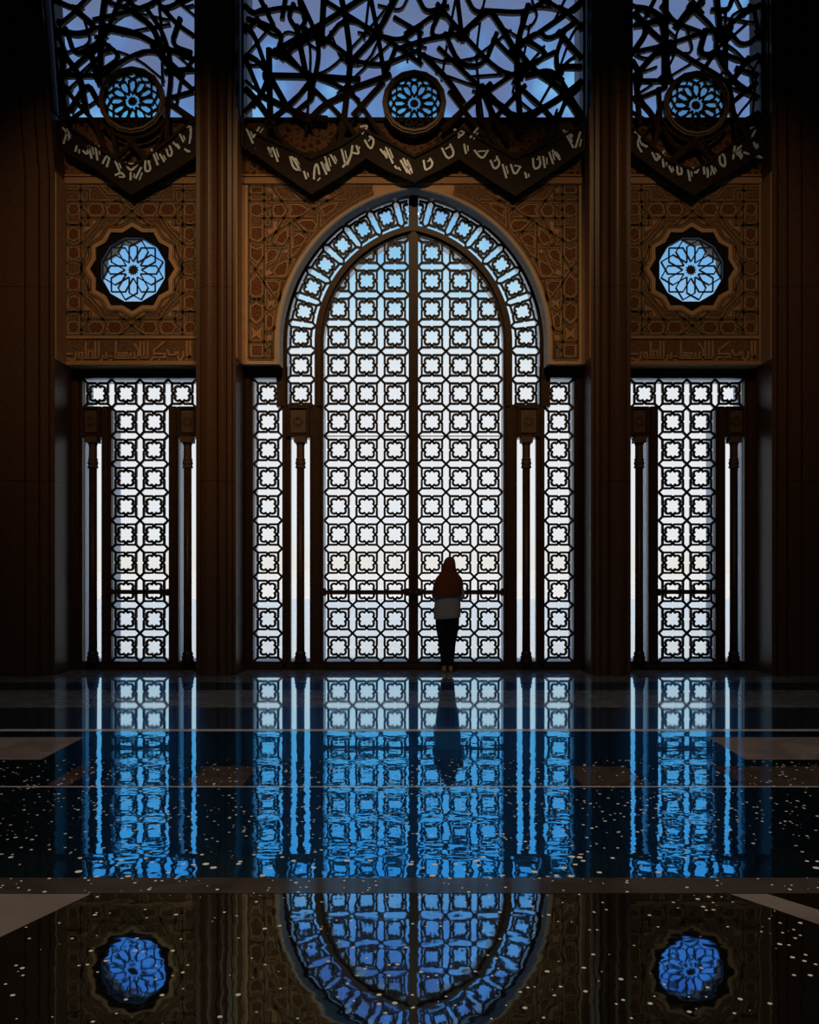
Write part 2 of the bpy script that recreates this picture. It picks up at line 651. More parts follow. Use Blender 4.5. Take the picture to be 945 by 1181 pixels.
KUFIC = [  # strokes of the inscription, traced right to left, in 1/6.058 picture units from (70, 382)
    [(885, 70), (885, 165), (897, 188), (908, 170)], [(908, 70), (908, 172), (880, 205)],
    [(860, 140), (860, 178), (842, 203), (822, 190), (822, 150), (795, 150)], [(745, 130), (762, 166), (822, 166)],
    [(728, 75), (655, 135), (655, 160), (732, 160), (732, 184), (650, 184), (630, 210)], [(692, 184), (692, 205)],
    [(612, 70), (612, 187)], [(586, 70), (586, 187)], [(560, 70), (560, 187)], [(515, 85), (545, 130), (545, 205)],
    [(520, 145), (520, 187), (612, 187)], [(390, 70), (390, 187)], [(300, 189), (510, 189)],
    [(400, 155), (470, 155), (470, 187)], [(400, 155), (400, 172), (470, 172)], [(492, 150), (492, 189)],
    [(340, 188), (346, 199), (358, 201), (366, 190), (358, 178), (346, 178), (340, 188)],
    [(322, 150), (322, 189)], [(300, 165), (300, 189), (280, 212)],
    [(270, 70), (270, 187)], [(246, 70), (246, 189)], [(180, 75), (180, 189)],
    [(198, 187), (198, 140), (226, 140), (226, 189)], [(160, 189), (268, 189)],
    [(132, 187), (132, 152), (156, 152), (156, 189), (132, 189)], [(156, 189), (150, 212)],
    [(110, 145), (110, 190), (92, 207), (40, 190)], [(40, 160), (90, 160)],
]

QUARTER_STRAPS = [
    [(-58.5, 0), (-58.5, 77)], [(-50, 49.5), (-50, 62)], [(-76, 49.5), (-50, 49.5)],
    [(0, 58.6), (-58.5, 58.6)], [(-57.7, 28), (-41.2, 46.2), (-29.7, 64.4), (-33, 77)],
    [(-50, 62), (-59, 72)], [(20, 50), (-14, 77)], [(-76, 29), (-67, 26), (-58, 29)],
    [(-76, 52), (-67, 50), (-58, 52)], [(-76, 6), (-67, 9), (-58.5, 6)], [(-58.5, 0), (-50, 26)],
]
QUARTER_HEX = [(-67, 18, 5.5, 7.5, True), (-67, 39.5, 5.5, 7.5, True), (-67, 68, 6, 6, False), (-41.5, 68, 8.5, 6, False),
               (-20, 68, 8.5, 6, False)]
QUARTER_KITES = [
    [(-7, 54.5), (-12, 50.8), (-20, 51.5), (-16, 55.5)],
    [(-44, 32), (-42, 31), (-35, 39), (-33, 45), (-36, 44), (-42.5, 37)],
    [(-54, 7), (-51, 5), (-48.6, 12), (-49.5, 20), (-52, 18.5), (-54, 13)],
    [(-55, 41), (-46, 47), (-39.5, 55.5), (-46, 55.5), (-46, 48.5), (-55, 48.5)],
]


def side_bay(m, cx, txt, name, lab):
    """carved wall panel with its star-shaped window opening and Kufic inscription"""
    d = D_WALL
    root = empty(name, (wx(cx, d), d, wz(421, d)))
    tag(root, lab, 'wall', kind='structure')
    cy = 310.0
    xl, xr = cx - 80, cx + 80
    yt, yb = 213, 421
    # wall slab with the star opening: outline and hole joined by a band
    hole = star12(cx, cy, 48.9, 43.5, d)
    outer = []
    for i in range(24):
        a = PI * i / 12
        sx, sy = math.sin(a), -math.cos(a)
        t = min((80 / abs(sx)) if abs(sx) > 1e-6 else 1e9, ((cy - yt) / -sy) if sy < -1e-6 else 1e9, ((yb - cy) / sy) if sy > 1e-6 else 1e9)
        outer.append((cx + sx * t, cy + sy * t))
    # push the diagonals into the corners so that the rectangle is complete
    for (qx, qy) in ((xr, yt), (xr, yb), (xl, yb), (xl, yt)):
        k = min(range(24), key=lambda i: (outer[i][0] - qx) ** 2 + (outer[i][1] - qy) ** 2)
        outer[k] = (qx, qy)
    outer = [pz(x, y, d) for x, y in outer]
    b = MB()
    b.band(outer, hole, d, 12.62, closed=True)
    # cheek on the flank of the outer pier
    x0 = wx(62, D_PIER)
    b.box(x0 * m, (x0 + 0.012) * m, D_PIER + 0.05, d, wz(421, d), wz(196, D_PIER))
    b.build('plaster', M['plaster'], root)
    # dark ground of the carving
    b = MB()
    ring = star12(cx, cy, 54.0, 48.5, d)
    rect = []
    for i in range(24):
        a = PI * i / 12
        sx, sy = math.sin(a), -math.cos(a)
        t = min(77 / max(abs(sx), 1e-6), 77.5 / max(abs(sy), 1e-6))
        rect.append((cx + sx * t, cy + sy * t))
    for (qx, qy) in ((77, -77.5), (77, 77.5), (-77, 77.5), (-77, -77.5)):
        k = min(range(24), key=lambda i: (rect[i][0] - cx - qx) ** 2 + (rect[i][1] - cy - qy) ** 2)
        rect[k] = (cx + qx, cy + qy)
    rect = [pz(x, y, d) for x, y in rect]
    b.band(rect, ring, d - 0.006, d + 0.02, closed=True)
    b.pbox(cx - 77, cx + 77, 214.5, 232.5, d, d - 0.006, d + 0.02)
    b.pbox(cx - 77, cx + 77, 391, 417, d, d - 0.006, d + 0.02)
    b.build('carved_ground', M['ground'], root)
    # straps: a tan strap with a dark rope on it
    b, r = MB(), MB()
    s = d / F

    def strap(pts, closed=False):
        P = [pz(x, y, d) for x, y in pts]
        b.ribbon(P, 4.5 * s, d - 0.014, d, closed)
        r.ribbon(P, 2.6 * s, d - 0.020, d - 0.010, closed)
    strap([(cx - 76, cy - 77), (cx + 76, cy - 77), (cx + 76, cy + 77), (cx - 76, cy + 77)], True)
    for sx in (1, -1):
        for sy in (1, -1):
            for st in QUARTER_STRAPS:
                strap([(cx + sx * x, cy + sy * y) for x, y in st])
    for rr, rn in ((57.5, 51.5),):
        P = star12(cx, cy, rr, rn, d)
        b.ribbon(P, 3.6 * s, d - 0.014, d, True)
        r.ribbon(P, 1.8 * s, d - 0.020, d - 0.010, True)
    for sx in (1, -1):
        strap([(cx + sx * 38, 214), (cx + sx * 28, 226), (cx, 226)])
        strap([(cx + sx * 76, 220), (cx + sx * 50, 220), (cx + sx * 50, 232)])
        strap([(cx + sx * 59, 214), (cx + sx * 59, 233)])
        strap([(cx - sx * 14, 215), (cx + sx * 20, 233)])
    # mouldings around the inscription
    for y0, y1 in ((387.5, 391), (416.5, 421)):
        b.pbox(xl, xr, y0, y1, d, d - 0.025, d)
    for q in ([xl, xl + 3.2], [xr - 3.2, xr]):
        b.pbox(q[0], q[1], 213, 421, d, d - 0.022, d)
    for kk in QUARTER_KITES:
        for sx in (1, -1):
            for sy in (1, -1):
                b.prism([pz(cx + sx * x, cy + sy * y, d) for x, y in kk], d - 0.018, d)
    b.build('strapwork', M['tan'], root)
    r.build('rope_inlay', M['rope'], root)
    h = MB()
    for x, y, hw, hh, vert in QUARTER_HEX:
        for sx in (1, -1):
            for sy in (1, -1):
                P = hexa(cx + sx * x, cy + sy * y, hw, hh, d, vert)
                h.prism(P, d - 0.010, d)
    h.build('leaf_inlay', M['inlay'], root)
    e = MB()
    for x, y, hw, hh, vert in QUARTER_HEX:
        for sx in (1, -1):
            for sy in (1, -1):
                e.ribbon(hexa(cx + sx * x, cy + sy * y, hw + 0.4, hh + 0.4, d, vert), 1.1 * s, d - 0.017, d, True)
    e.build('inlay_border', M['tan'], root)
    k = MB()
    for st in KUFIC:
        P = [pz(70 + txt + x / 6.058, 382 + y / 6.058, d) for x, y in st]
        k.ribbon(P, 2.3 * s, d - 0.022, d)
    k.build('inscription', M['tan'], root)


side_bay(1, 152.5, 0.0, 'wall_panel_left', 'carved tan wall panel with star opening and inscription in the left bay')
side_bay(-1, 798.5, 650.6, 'wall_panel_right', 'carved tan wall panel with star opening and inscription in the right bay')


# ---- centre bay: spandrels above the pointed arch
def spandrel():
    d = D_WALL
    s = d / F
    root = empty('wall_panel_centre', (0, d, wz(420, d)))
    tag(root, 'carved tan wall with strapwork spandrels around the pointed central arch', 'wall', kind='structure')
    xl, xr = 276.5, 954 - 276.5
    HO = 154.5
    A = arch(HO, d, 420, 40)
    n = len(A)
    # outer outline matching the arch point by point
    B = []
    for i, (X, Z) in enumerate(A):
        B.append(None)
    mid = n // 2
    for i in range(n):
        if i == 0:
            B[i] = pz(xl, 420, d)
        elif i == n - 1:
            B[i] = pz(xr, 420, d)
        else:
            t = i / (n - 1)
            # walk up the left side, along the top, down the right side
            L1, L2 = 420 - 212, xr - xl
            tot = 2 * L1 + L2
            u = t * tot
            if u < L1:
                B[i] = pz(xl, 420 - u, d)
            elif u < L1 + L2:
                B[i] = pz(xl + (u - L1), 212, d)
            else:
                B[i] = pz(xr, 212 + (u - L1 - L2), d)
    for (qx, qy) in ((xl, 212), (xr, 212)):
        Q = pz(qx, qy, d)
        k = min(range(n), key=lambda i: (B[i][0] - Q[0]) ** 2 + (B[i][1] - Q[1]) ** 2)
        B[k] = Q
    b = MB()
    b.band(B, A, d, 12.20)
    # cheeks on the flanks of the two piers
    for m in (1, -1):
        x0 = wx(271.5, D_PIER)
        b.box(x0 * m, (x0 + 0.012) * m, D_PIER + 0.05, d, wz(420, d), wz(140, d))
    b.build('plaster', M['plaster'], root)
    # moulding round the arch edge
    A0, A1 = arch(HO, d, 420.5, 40), arch(HO + 3.0, d, 420.5, 40)
    Ain = [(x, z) for x, z in A0]
    b = MB()
    # chamfered bead: narrow outside at the wall face, sloping back into the arch
    v, fs = [], []
    for (x0, z0), (x1, z1) in zip(A0, A1):
        v += [(x1, d - 0.012, z1), ((x0 + x1) / 2, d - 0.03, (z0 + z1) / 2), (x0, d - 0.01, z0), (x0 * 0.982, d + 0.10, z0 - 0.03), (x1, d + 0.1, z1)]
    for i in range(n - 1):
        for k in range(5):
            fs.append((i * 5 + k, i * 5 + (k + 1) % 5, (i + 1) * 5 + (k + 1) % 5, (i + 1) * 5 + k))
    b.add(v, fs)
    b.build('arch_moulding', M['trimstone'], root, smooth=False)
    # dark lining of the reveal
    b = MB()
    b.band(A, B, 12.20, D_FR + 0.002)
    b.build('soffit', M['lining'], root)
    # carving on both spandrels
    g, b, r, h = MB(), MB(), MB(), MB()
    HC = 161.5

    def edge_x(y):
        """outline of the carved field along the arch, left half"""
        if y >= SPR:
            return AX - HC
        rr = HC + CC
        dy = SPR - y
        return AX + CC - math.sqrt(max(rr * rr - dy * dy, 0))

    def clip(pts):
        out = []
        for (x0, y0), (x1, y1) in zip(pts, pts[1:]):
            k = max(2, int(math.hypot(x1 - x0, y1 - y0) / 1.2))
            for i in range(k + 1):
                t = i / k
                out.append((x0 + (x1 - x0) * t, y0 + (y1 - y0) * t))
        runs, cur = [], []
        for x, y in out:
            if x <= edge_x(max(y, 212)) + 0.3:
                cur.append((x, y))
            else:
                if len(cur) > 1:
                    runs.append(cur)
                cur = []
        if len(cur) > 1:
            runs.append(cur)
        return runs
    straps = [
        [(287.5, 214), (287.5, 413)], [(287.5, 214.5), (400, 214.5)], [(287.5, 413), (315.5, 413)],
        [(305, 214), (305, 413)], [(287, 232.3), (400, 232.3)], [(297, 252), (362, 252)], [(287, 224.7), (314, 224.7), (314, 232)],
        [(313.7, 240), (313.7, 261), (305, 262)], [(313, 215), (332.7, 243), (319.4, 267), (313, 278), (318, 284)],
        [(333.3, 216.4), (369, 247), (367.6, 264)], [(392, 224), (339.7, 254.5), (299, 281), (288, 277)],
        [(334.6, 257), (334.6, 303)], [(339.7, 254.5), (357, 274)], [(307, 284), (328, 284.4), (334, 274)],
        [(325, 288), (319.4, 303), (308, 309)], [(289, 320), (301, 302), (305, 296)], [(289, 302), (305.4, 327.5), (316, 342)],
        [(305.4, 321), (336, 321)], [(334, 301), (343, 294), (352, 280)], [(326, 322), (320, 359), (316, 380)],
        [(288, 349), (296.5, 344), (305, 349)], [(288, 342), (296.5, 347), (305, 342)], [(288, 369), (296, 376), (305, 369)],
        [(287, 394.5), (316, 394.5)], [(305, 355), (312, 360), (318, 355)], [(305, 384), (316, 380)], [(338, 267), (356, 268)],
        [(305, 405), (313, 399), (313, 411)], [(304, 243), (314, 238)], [(340, 217), (362, 221), (372, 216), (390, 219)],
    ]
    dark = [
        [(290, 216), (303, 216), (303, 223), (290, 223)],
        [(289.5, 238), (296.5, 235), (303, 238), (303, 247), (296.5, 250), (289.5, 247)],
        [(314.5, 243), (318, 236.5), (326, 236.5), (330, 243), (326, 249.5), (318, 249.5)],
        [(334, 249.5), (337, 243), (334, 236.5), (346, 236.5), (357, 243), (346, 249.5)],
        [(370, 241), (380, 236), (389, 235.5), (385, 242), (374, 250), (373, 245)],
        [(343.5, 257), (351, 254.5), (361, 255), (365, 260), (362, 267), (355, 266.5)],
        [(289.5, 263), (303, 263), (303, 275), (296.5, 278.5), (289.5, 275)],
        [(318, 279), (322, 271), (331, 264), (332, 275), (327, 282)],
        [(338, 286), (338, 274), (345, 270), (353, 275), (349, 282)],
        [(308, 304), (308, 293), (312, 288), (319, 289), (321, 294), (316, 300)],
        [(289.5, 285), (296.5, 288), (303, 285), (303, 297), (296.5, 303), (289.5, 297)],
        [(289.5, 325), (296, 318), (303, 325), (303, 339), (296, 343), (289.5, 339)],
        [(289.5, 354), (296, 350), (303, 354), (303, 366), (296, 372), (289.5, 366)],
        [(290.5, 398.5), (303, 398.5), (303, 411), (290.5, 411)],
        [(307.5, 366), (311, 362.5), (315.5, 366), (314.5, 377), (311, 379.5), (307.5, 377)],
        [(307, 325), (319, 324.5), (324, 329), (321, 336), (314, 339.5)],
        [(316, 314), (321, 306), (331, 301), (332, 309), (329, 318), (320, 318.5)],
    ]
    tan = [
        [(340, 226), (345, 224), (352, 225), (355, 228), (349, 229), (343, 228.5)],
        [(369, 229), (373, 226), (379, 225), (382, 226.5), (378, 229.5)],
        [(308.5, 217), (313, 218), (320, 228.5), (316, 229), (316, 222), (308.5, 222)],
        [(308.5, 264.5), (316, 264), (316, 256), (321, 255.5), (318, 266), (309.5, 271)],
        [(290.5, 377.5), (296, 383), (302.5, 377), (301, 385), (302, 392.5), (296, 387.5), (290.5, 392), (292, 385)],
        [(308, 345), (312, 348), (319, 346), (316, 350.5), (318, 356), (313, 351.5), (308, 357), (310, 350)],
        [(308.5, 388), (311, 386), (313.5, 388), (313.5, 392.5), (308.5, 392.5)],
        [(327, 291), (330, 287.5), (333, 290), (330, 293)], [(336, 296), (341, 292), (338, 300)],
        [(303, 305), (303, 311), (298, 312)], [(306, 314), (311, 311), (315, 316), (306, 319)],
    ]
    for m in (1, -1):
        # ground: one solid from the frame line to the arch-side outline
        ys = [214 + (413 - 214) * i / 60 for i in range(61)]
        PA = [pz(mx_(287.5, m), y, d) for y in ys]
        PB = [pz(mx_(min(edge_x(y), 430), m), y, d) for y in ys]
        g.band(PA, PB, d - 0.006, d + 0.02)
        edge = [pz(mx_(min(edge_x(y), 430), m), y, d) for y in ys if edge_x(y) < 440]
        b.ribbon(edge, 3.6 * s, d - 0.014, d)
        r.ribbon(edge, 1.7 * s, d - 0.020, d - 0.01)
        for st in straps:
            for run in clip(st):
                P = [pz(mx_(x, m), y, d) for x, y in run]
                b.ribbon(P, 4.5 * s, d - 0.014, d)
                r.ribbon(P, 2.6 * s, d - 0.020, d - 0.010)
        for poly in dark:
            P = [pz(mx_(x, m), y, d) for x, y in poly]
            h.prism(P, d - 0.010, d)
            b.ribbon(P, 1.2 * s, d - 0.017, d, True)
        for poly in tan:
            b.prism([pz(mx_(x, m), y, d) for x, y in poly], d - 0.018, d)
    g.build('carved_ground', M['ground'], root)
    b.build('strapwork', M['tan'], root)
    r.build('rope_inlay', M['rope'], root)
    h.build('leaf_inlay', M['inlay'], root)


spandrel()

# ---- frieze between the carved panels and the upper windows
for nm, x0, x1, lab in (('trim_2', 72.5, 232.5, 'dark carved frieze band above the panel in the left bay'),
                        ('trim_3', 272.5, 681.5, 'dark carved frieze band above the central arch'),
                        ('trim_4', 718.5, 878.5, 'dark carved frieze band above the panel in the right bay')):
    d = D_WALL
    b = MB()
    b.pbox(x0, x1, 138, 213, d, d + 0.01, 12.5, 0)
    b.pbox(x0, x1, 205.5, 212.5, d, d - 0.03, d + 0.01, 1)
    b.pbox(x0, x1, 201.5, 203.5, d, d - 0.015, d + 0.01, 1)
    b.pbox(x0, x1, 138, 140.5, d, d - 0.03, d + 0.01, 2)
    struct(nm, b, [M['frieze'], M['tan'], M['wood']], lab, 'frieze')

# ------------------------------------------------------------------ grille pattern
HS, DIP = 0.362, 0.312
SQ = []
for k in range(4):
    a = k * PI / 2
    ca, sa = math.cos(a), math.sin(a)
    for u, v in ((-HS, HS), (-0.065, HS), (0, DIP), (0.065, HS)):
        SQ.append((u * ca + v * sa, -u * sa + v * ca))
LOBES = []
for k in range(4):
    a = k * PI / 2
    ca, sa = math.cos(a), math.sin(a)
    LOBES.append([(u * ca + v * sa, -u * sa + v * ca) for u, v in
                  ((0, 0.312), (0.08, 0.232), (0.125, 0.258), (0.185, 0.256), (0.232, 0.232), (0.256, 0.185), (0.258, 0.125), (0.232, 0.08), (0.312, 0))])
DIAG = [[(sx * HS, sy * HS), (sx * 0.5, sy * 0.5)] for sx in (1, -1) for sy in (1, -1)]


def cell(b, T, w, y0, y1, keep=None):
    lines = [(SQ, True)] + [(l, False) for l in LOBES] + [(l, False) for l in DIAG]
    for pts, closed in lines:
        if keep is None:
            b.ribbon([T(u, v) for u, v in pts], w, y0, y1, closed)
        else:
            P = list(pts) + ([pts[0]] if closed else [])
            fine = []
            for (a0, b0), (a1, b1) in zip(P, P[1:]):
                k = max(1, int(math.hypot(a1 - a0, b1 - b0) / 0.04))
                fine += [T(a0 + (a1 - a0) * i / k, b0 + (b1 - b0) * i / k) for i in range(k)]
            fine.append(T(*P[-1]))
            if all(keep(*p) for p in fine):
                b.ribbon([T(u, v) for u, v in pts], w, y0, y1, closed)
                continue
            cur = []
            for p in fine:
                if keep(*p):
                    cur.append(p)
                else:
                    if len(cur) > 1:
                        b.ribbon(cur, w, y0, y1)
                    cur = []
            if len(cur) > 1:
                b.ribbon(cur, w, y0, y1)


PITCH = 32.5
Y0, Y1 = D_LAT - 0.022, D_LAT + 0.022
BW = 0.075 * PITCH * D_LAT / F


def flat(cx, cy, px=PITCH, py=PITCH):
    return lambda u, v: pz(cx + u * px, cy - v * py, D_LAT)


ROWS = [746.5 - PITCH * k for k in range(16)]
GL0, GL1 = D_GL - 0.004, D_GL + 0.004


def moulded(b, x0, x1, yt, yb, bead=0.22):
    """a bronze frame member: body with a raised bead along its middle"""
    b.pbox(x0, x1, yt, yb, D_FR, D_FR, D_FR + 0.09)
    w, h = abs(x1 - x0), abs(yb - yt)
    if w < h:
        i = w * bead
        b.pbox(x0 + i, x1 - i, yt, yb, D_FR, D_FR - 0.035, D_FR)
    else:
        i = h * bead
        b.pbox(x0, x1, yt + i, yb - i, D_FR, D_FR - 0.035, D_FR)


def carved_block(b, o, cx, x0, x1, yt, yb):
    b.pbox(x0, x1, yt, yb, D_FR, D_FR - 0.03, D_FR + 0.09)
    s = D_FR / F
    b.ribbon([pz(x, y, D_FR) for x, y in ((x0 + 2, yt + 2), (x1 - 2, yt + 2), (x1 - 2, yb - 2), (x0 + 2, yb - 2))], 2.2 * s, D_FR - 0.06, D_FR, True)
    hw = (x1 - x0) / 2 - 4.2
    cx, cy = (x0 + x1) / 2, (yt + yb) / 2
    o.pbox(cx - hw, cx + hw, yt + 5, yb - 5, D_FR, D_FR - 0.045, D_FR)
    # rosette carved on the block: interlaced squares
    for q in range(2):
        a0 = PI / 4 * q
        P = [pz(cx + 6.0 * math.cos(a0 + PI / 2 * k + PI / 4), cy - 6.0 * math.sin(a0 + PI / 2 * k + PI / 4), D_FR) for k in range(4)]
        o.ribbon(P, 1.0 * s, D_FR - 0.055, D_FR - 0.04, True)
    P = [pz(cx + 3 * math.cos(PI / 4 * k), cy - 3 * math.sin(PI / 4 * k), D_FR) for k in range(8)]
    o.ribbon(P, 1.0 * s, D_FR - 0.055, D_FR - 0.04, True)


def colonnette(xc, label, small=False):
    d = D_FR - 0.04
    cx = wx(xc, d)
    zb, zt_ = wz(763.5, D_FR) + 0.002, wz(504.5, D_FR)
    p = d / F
    root = empty('colonnette', (cx, d, zb))
    tag(root, label, 'column', 'slender columns before the glass strips')
    r = 4.6 * p
    b = MB()
    z1 = zb + 0.16
    z2 = zt_ - 0.45
    b.lathe([(r * 1.03, z1 - 0.01), (r, z1 + 0.3), (r * 0.97, z2 + 0.02)], cx, d)
    b.build('shaft', M['frame'], root, smooth=True)
    b = MB()
    b.lathe([(r * 1.55, zb), (r * 1.55, zb + 0.035), (r * 1.35, zb + 0.045), (r * 1.5, zb + 0.065), (r * 1.5, zb + 0.08), (r * 1.2, zb + 0.095),
             (r * 1.35, zb + 0.115), (r * 1.3, zb + 0.13), (r * 1.02, zb + 0.16)], cx, d)
    b.build('base', M['frame'], root)
    b = MB()
    b.lathe([(r * 0.97, z2), (r * 1.28, z2 + 0.01), (r * 1.28, z2 + 0.03), (r * 1.1, z2 + 0.045), (r * 1.28, z2 + 0.07), (r * 1.28, z2 + 0.09),
             (r * 1.1, z2 + 0.105), (r * 1.22, z2 + 0.13), (r * 1.0, z2 + 0.15), (r * 0.98, z2 + 0.32), (r * 1.1, z2 + 0.345), (r * 1.25, z2 + 0.365)], cx, d)
    h = r * 1.5
    b.box(cx - h, cx + h, d - min(h, 0.1), d + min(h, 0.1), zt_ - 0.085, zt_ - 0.001)
    b.build('capital', M['block'], root)


# ------------------------------------------------------------------ windows of the side bays
def side_window(m, num, lab):
    X = lambda x: mx_(x, m)
    root = empty('window_%d' % num, (wx(X(161.7), D_FR), D_FR, 0.0))
    tag(root, lab, 'window', kind='structure')
    b, o = MB(), MB()
    xs = lambda a, c: (min(X(a), X(c)), max(X(a), X(c)))
    for a, c, yt, yb in ((83, 95, 424, 772.3), (229, 246, 424, 772.3), (95, 229, 424, 436), (95, 229, 763, 772.3),
                         (117, 128.4, 469, 763), (194.6, 206, 469, 763)):
        x0, x1 = xs(a, c)
        moulded(b, x0, x1, yt, yb)
    for a, c in ((95, 117), (206, 228.5)):
        x0, x1 = xs(a, c)
        carved_block(b, o, (x0 + x1) / 2, x0, x1, 469, 504)
    b.build('frame', M['frame'], root)
    ob = o.build('carved_block', M['block'], root)
    # pale outer reveal of the same members, seen through the glass
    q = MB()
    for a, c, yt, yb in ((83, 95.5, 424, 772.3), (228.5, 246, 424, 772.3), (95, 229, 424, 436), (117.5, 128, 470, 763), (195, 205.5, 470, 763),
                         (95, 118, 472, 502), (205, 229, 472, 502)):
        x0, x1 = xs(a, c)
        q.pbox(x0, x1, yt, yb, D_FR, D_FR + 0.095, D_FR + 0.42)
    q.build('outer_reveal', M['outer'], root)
    g = MB()
    for k in range(10):
        for cx in (145.4, 177.9):
            cell(g, flat(X(cx), ROWS[k]), BW, Y0, Y1)
    for cx in (112.9, 210.4):
        cell(g, flat(X(cx), ROWS[9]), BW, Y0, Y1)
    g.build('grille', M['grille'], root)
    g = MB()
    for a, c in ((95, 229),):
        x0, x1 = xs(a, c)
        g.pbox(x0, x1, 436, 763, D_FR, GL0, GL1)
    g.build('pane', M['glass'], root)
    g = MB()
    x0, x1 = xs(126, 197)
    g.pbox(x0, x1, 680.0, 685.0, D_FR, D_FR - 0.075, D_FR - 0.045)
    for xx in (128, 195):
        g.pbox(X(xx) - 2.2, X(xx) + 2.2, 679, 687, D_FR, D_FR - 0.06, D_FR)
    g.build('push_bar', M['frame'], root)


side_window(1, 1, 'tall grilled window in the left bay with flower lattice and column strips')
side_window(-1, 2, 'tall grilled window in the right bay with flower lattice and column strips')


# ------------------------------------------------------------------ centre: strips, arched fanlight, doors
def strip_window(m, num, lab):
    X = lambda x: mx_(x, m)
    xs = lambda a, c: (min(X(a), X(c)), max(X(a), X(c)))
    root = empty('window_%d' % num, (wx(X(308.7), D_FR), D_FR, 0.0))
    tag(root, lab, 'window', kind='structure')
    b, o = MB(), MB()
    for a, c, yt, yb in ((281, 292, 422, 772.3), (325.6, 331.5, 422, 772.3), (292, 325.6, 422, 435.5), (292, 357.5, 763, 772.3), (357.5, 373, 469, 772.3)):
        x0, x1 = xs(a, c)
        moulded(b, x0, x1, yt, yb)
    x0, x1 = xs(331.5, 357.5)
    carved_block(b, o, 0, x0, x1, 468.5, 504.5)
    x0, x1 = xs(331.5, 335.5)
    b.pbox(x0, x1, 504, 763, D_FR, D_FR, D_FR + 0.09)
    b.build('frame', M['frame'], root)
    o.build('carved_block', M['block'], root)
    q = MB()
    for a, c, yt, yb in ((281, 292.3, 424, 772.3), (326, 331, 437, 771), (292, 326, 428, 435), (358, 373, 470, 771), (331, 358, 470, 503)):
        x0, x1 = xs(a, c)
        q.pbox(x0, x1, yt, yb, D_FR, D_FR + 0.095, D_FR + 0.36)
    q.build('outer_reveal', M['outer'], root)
    g = MB()
    for k in range(10):
        cell(g, flat(X(309.3), ROWS[k]), BW, Y0, Y1)
    g.build('grille', M['grille'], root)
    g = MB()
    x0, x1 = xs(292, 325.6)
    g.pbox(x0, x1, 435.5, 763, D_FR, GL0, GL1)
    x0, x1 = xs(335.5, 357.5)
    g.pbox(x0, x1, 504, 763, D_FR, GL0, GL1)
    g.build('pane', M['glass'], root)


strip_window(1, 3, 'narrow grilled strip window beside the arch on the left with column strip')
strip_window(-1, 4, 'narrow grilled strip window beside the arch on the right with column strip')

for m, side in ((1, 'left'), (-1, 'right')):
    oth = 'left' if m == 1 else 'right'
    colonnette(mx_(107.3, m), 'slender dark column at the outer edge of the %s bay window' % side)
    colonnette(mx_(216.6, m), 'slender dark column of the %s bay window next to the fluted pier' % side)
    colonnette(mx_(346.8, m), 'slender dark column beside the %s door leaf in the central bay' % side)


def fanlight():
    root = empty('window_5', (0, D_FR, wz(469, D_FR)))
    tag(root, 'pointed arch band of flower lattice glazing around the doors', 'window', kind='structure')
    b = MB()
    yb = 469
    # outer bronze ring, inner ring moulding, each with a raised bead
    b.band(arch(145.8, D_FR, yb), arch(158, D_FR, yb), D_FR, D_FR + 0.015)
    b.band(arch(148.5, D_FR, yb), arch(152, D_FR, yb), D_FR - 0.05, D_FR)
    b.band(arch(103.6, D_FR, yb), arch(114.2, D_FR, yb), D_FR, D_FR + 0.03)
    b.band(arch(106.2, D_FR, yb), arch(110.8, D_FR, yb), D_FR - 0.06, D_FR)
    for m in (1, -1):
        x0, x1 = sorted((mx_(331.2, m), mx_(363, m)))
        b.pbox(x0, x1, 466.5, 470, D_FR, D_FR, D_FR + 0.09)
        b.pbox(*sorted((mx_(326, m), mx_(331.2, m))), 427, 470, D_FR, D_FR + 0.004, D_FR + 0.09)
    # the centre mullion above the doors
    b.pbox(471.5, 482.5, 222, 268, D_FR, D_FR - 0.02, D_FR + 0.09)
    b.build('frame', M['frame'], root)
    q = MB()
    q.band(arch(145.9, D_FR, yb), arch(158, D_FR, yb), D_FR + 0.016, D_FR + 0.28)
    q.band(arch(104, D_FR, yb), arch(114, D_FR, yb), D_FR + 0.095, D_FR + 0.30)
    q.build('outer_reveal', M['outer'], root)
    g = MB()
    for m in (1, -1):
        for cy in (454, 421.5):
            cell(g, flat(mx_(347.2, m), cy), BW, Y0, Y1)
        rad, cxx = 130 + CC, AX + CC
        for nn in range(8):
            th = math.radians(2.2 + 11.15 * nn)

            def T(u, v, th=th, m=m):
                a = th + math.radians(11.15) * u
                r = rad + v * PITCH
                return pz(mx_(cxx - r * math.cos(a), m), SPR - r * math.sin(a), D_LAT)
            keep = (lambda X, Z, m=m: X * m < -0.075)
            cell(g, T, BW, Y0, Y1, keep if nn >= 6 else None)
    g.build('grille', M['grille'], root)
    p = MB()
    A, B = arch(114, D_FR, yb), arch(146, D_FR, yb)
    p.band(A, B, GL0, GL1)
    p.build('pane', M['glass'], root)


fanlight()


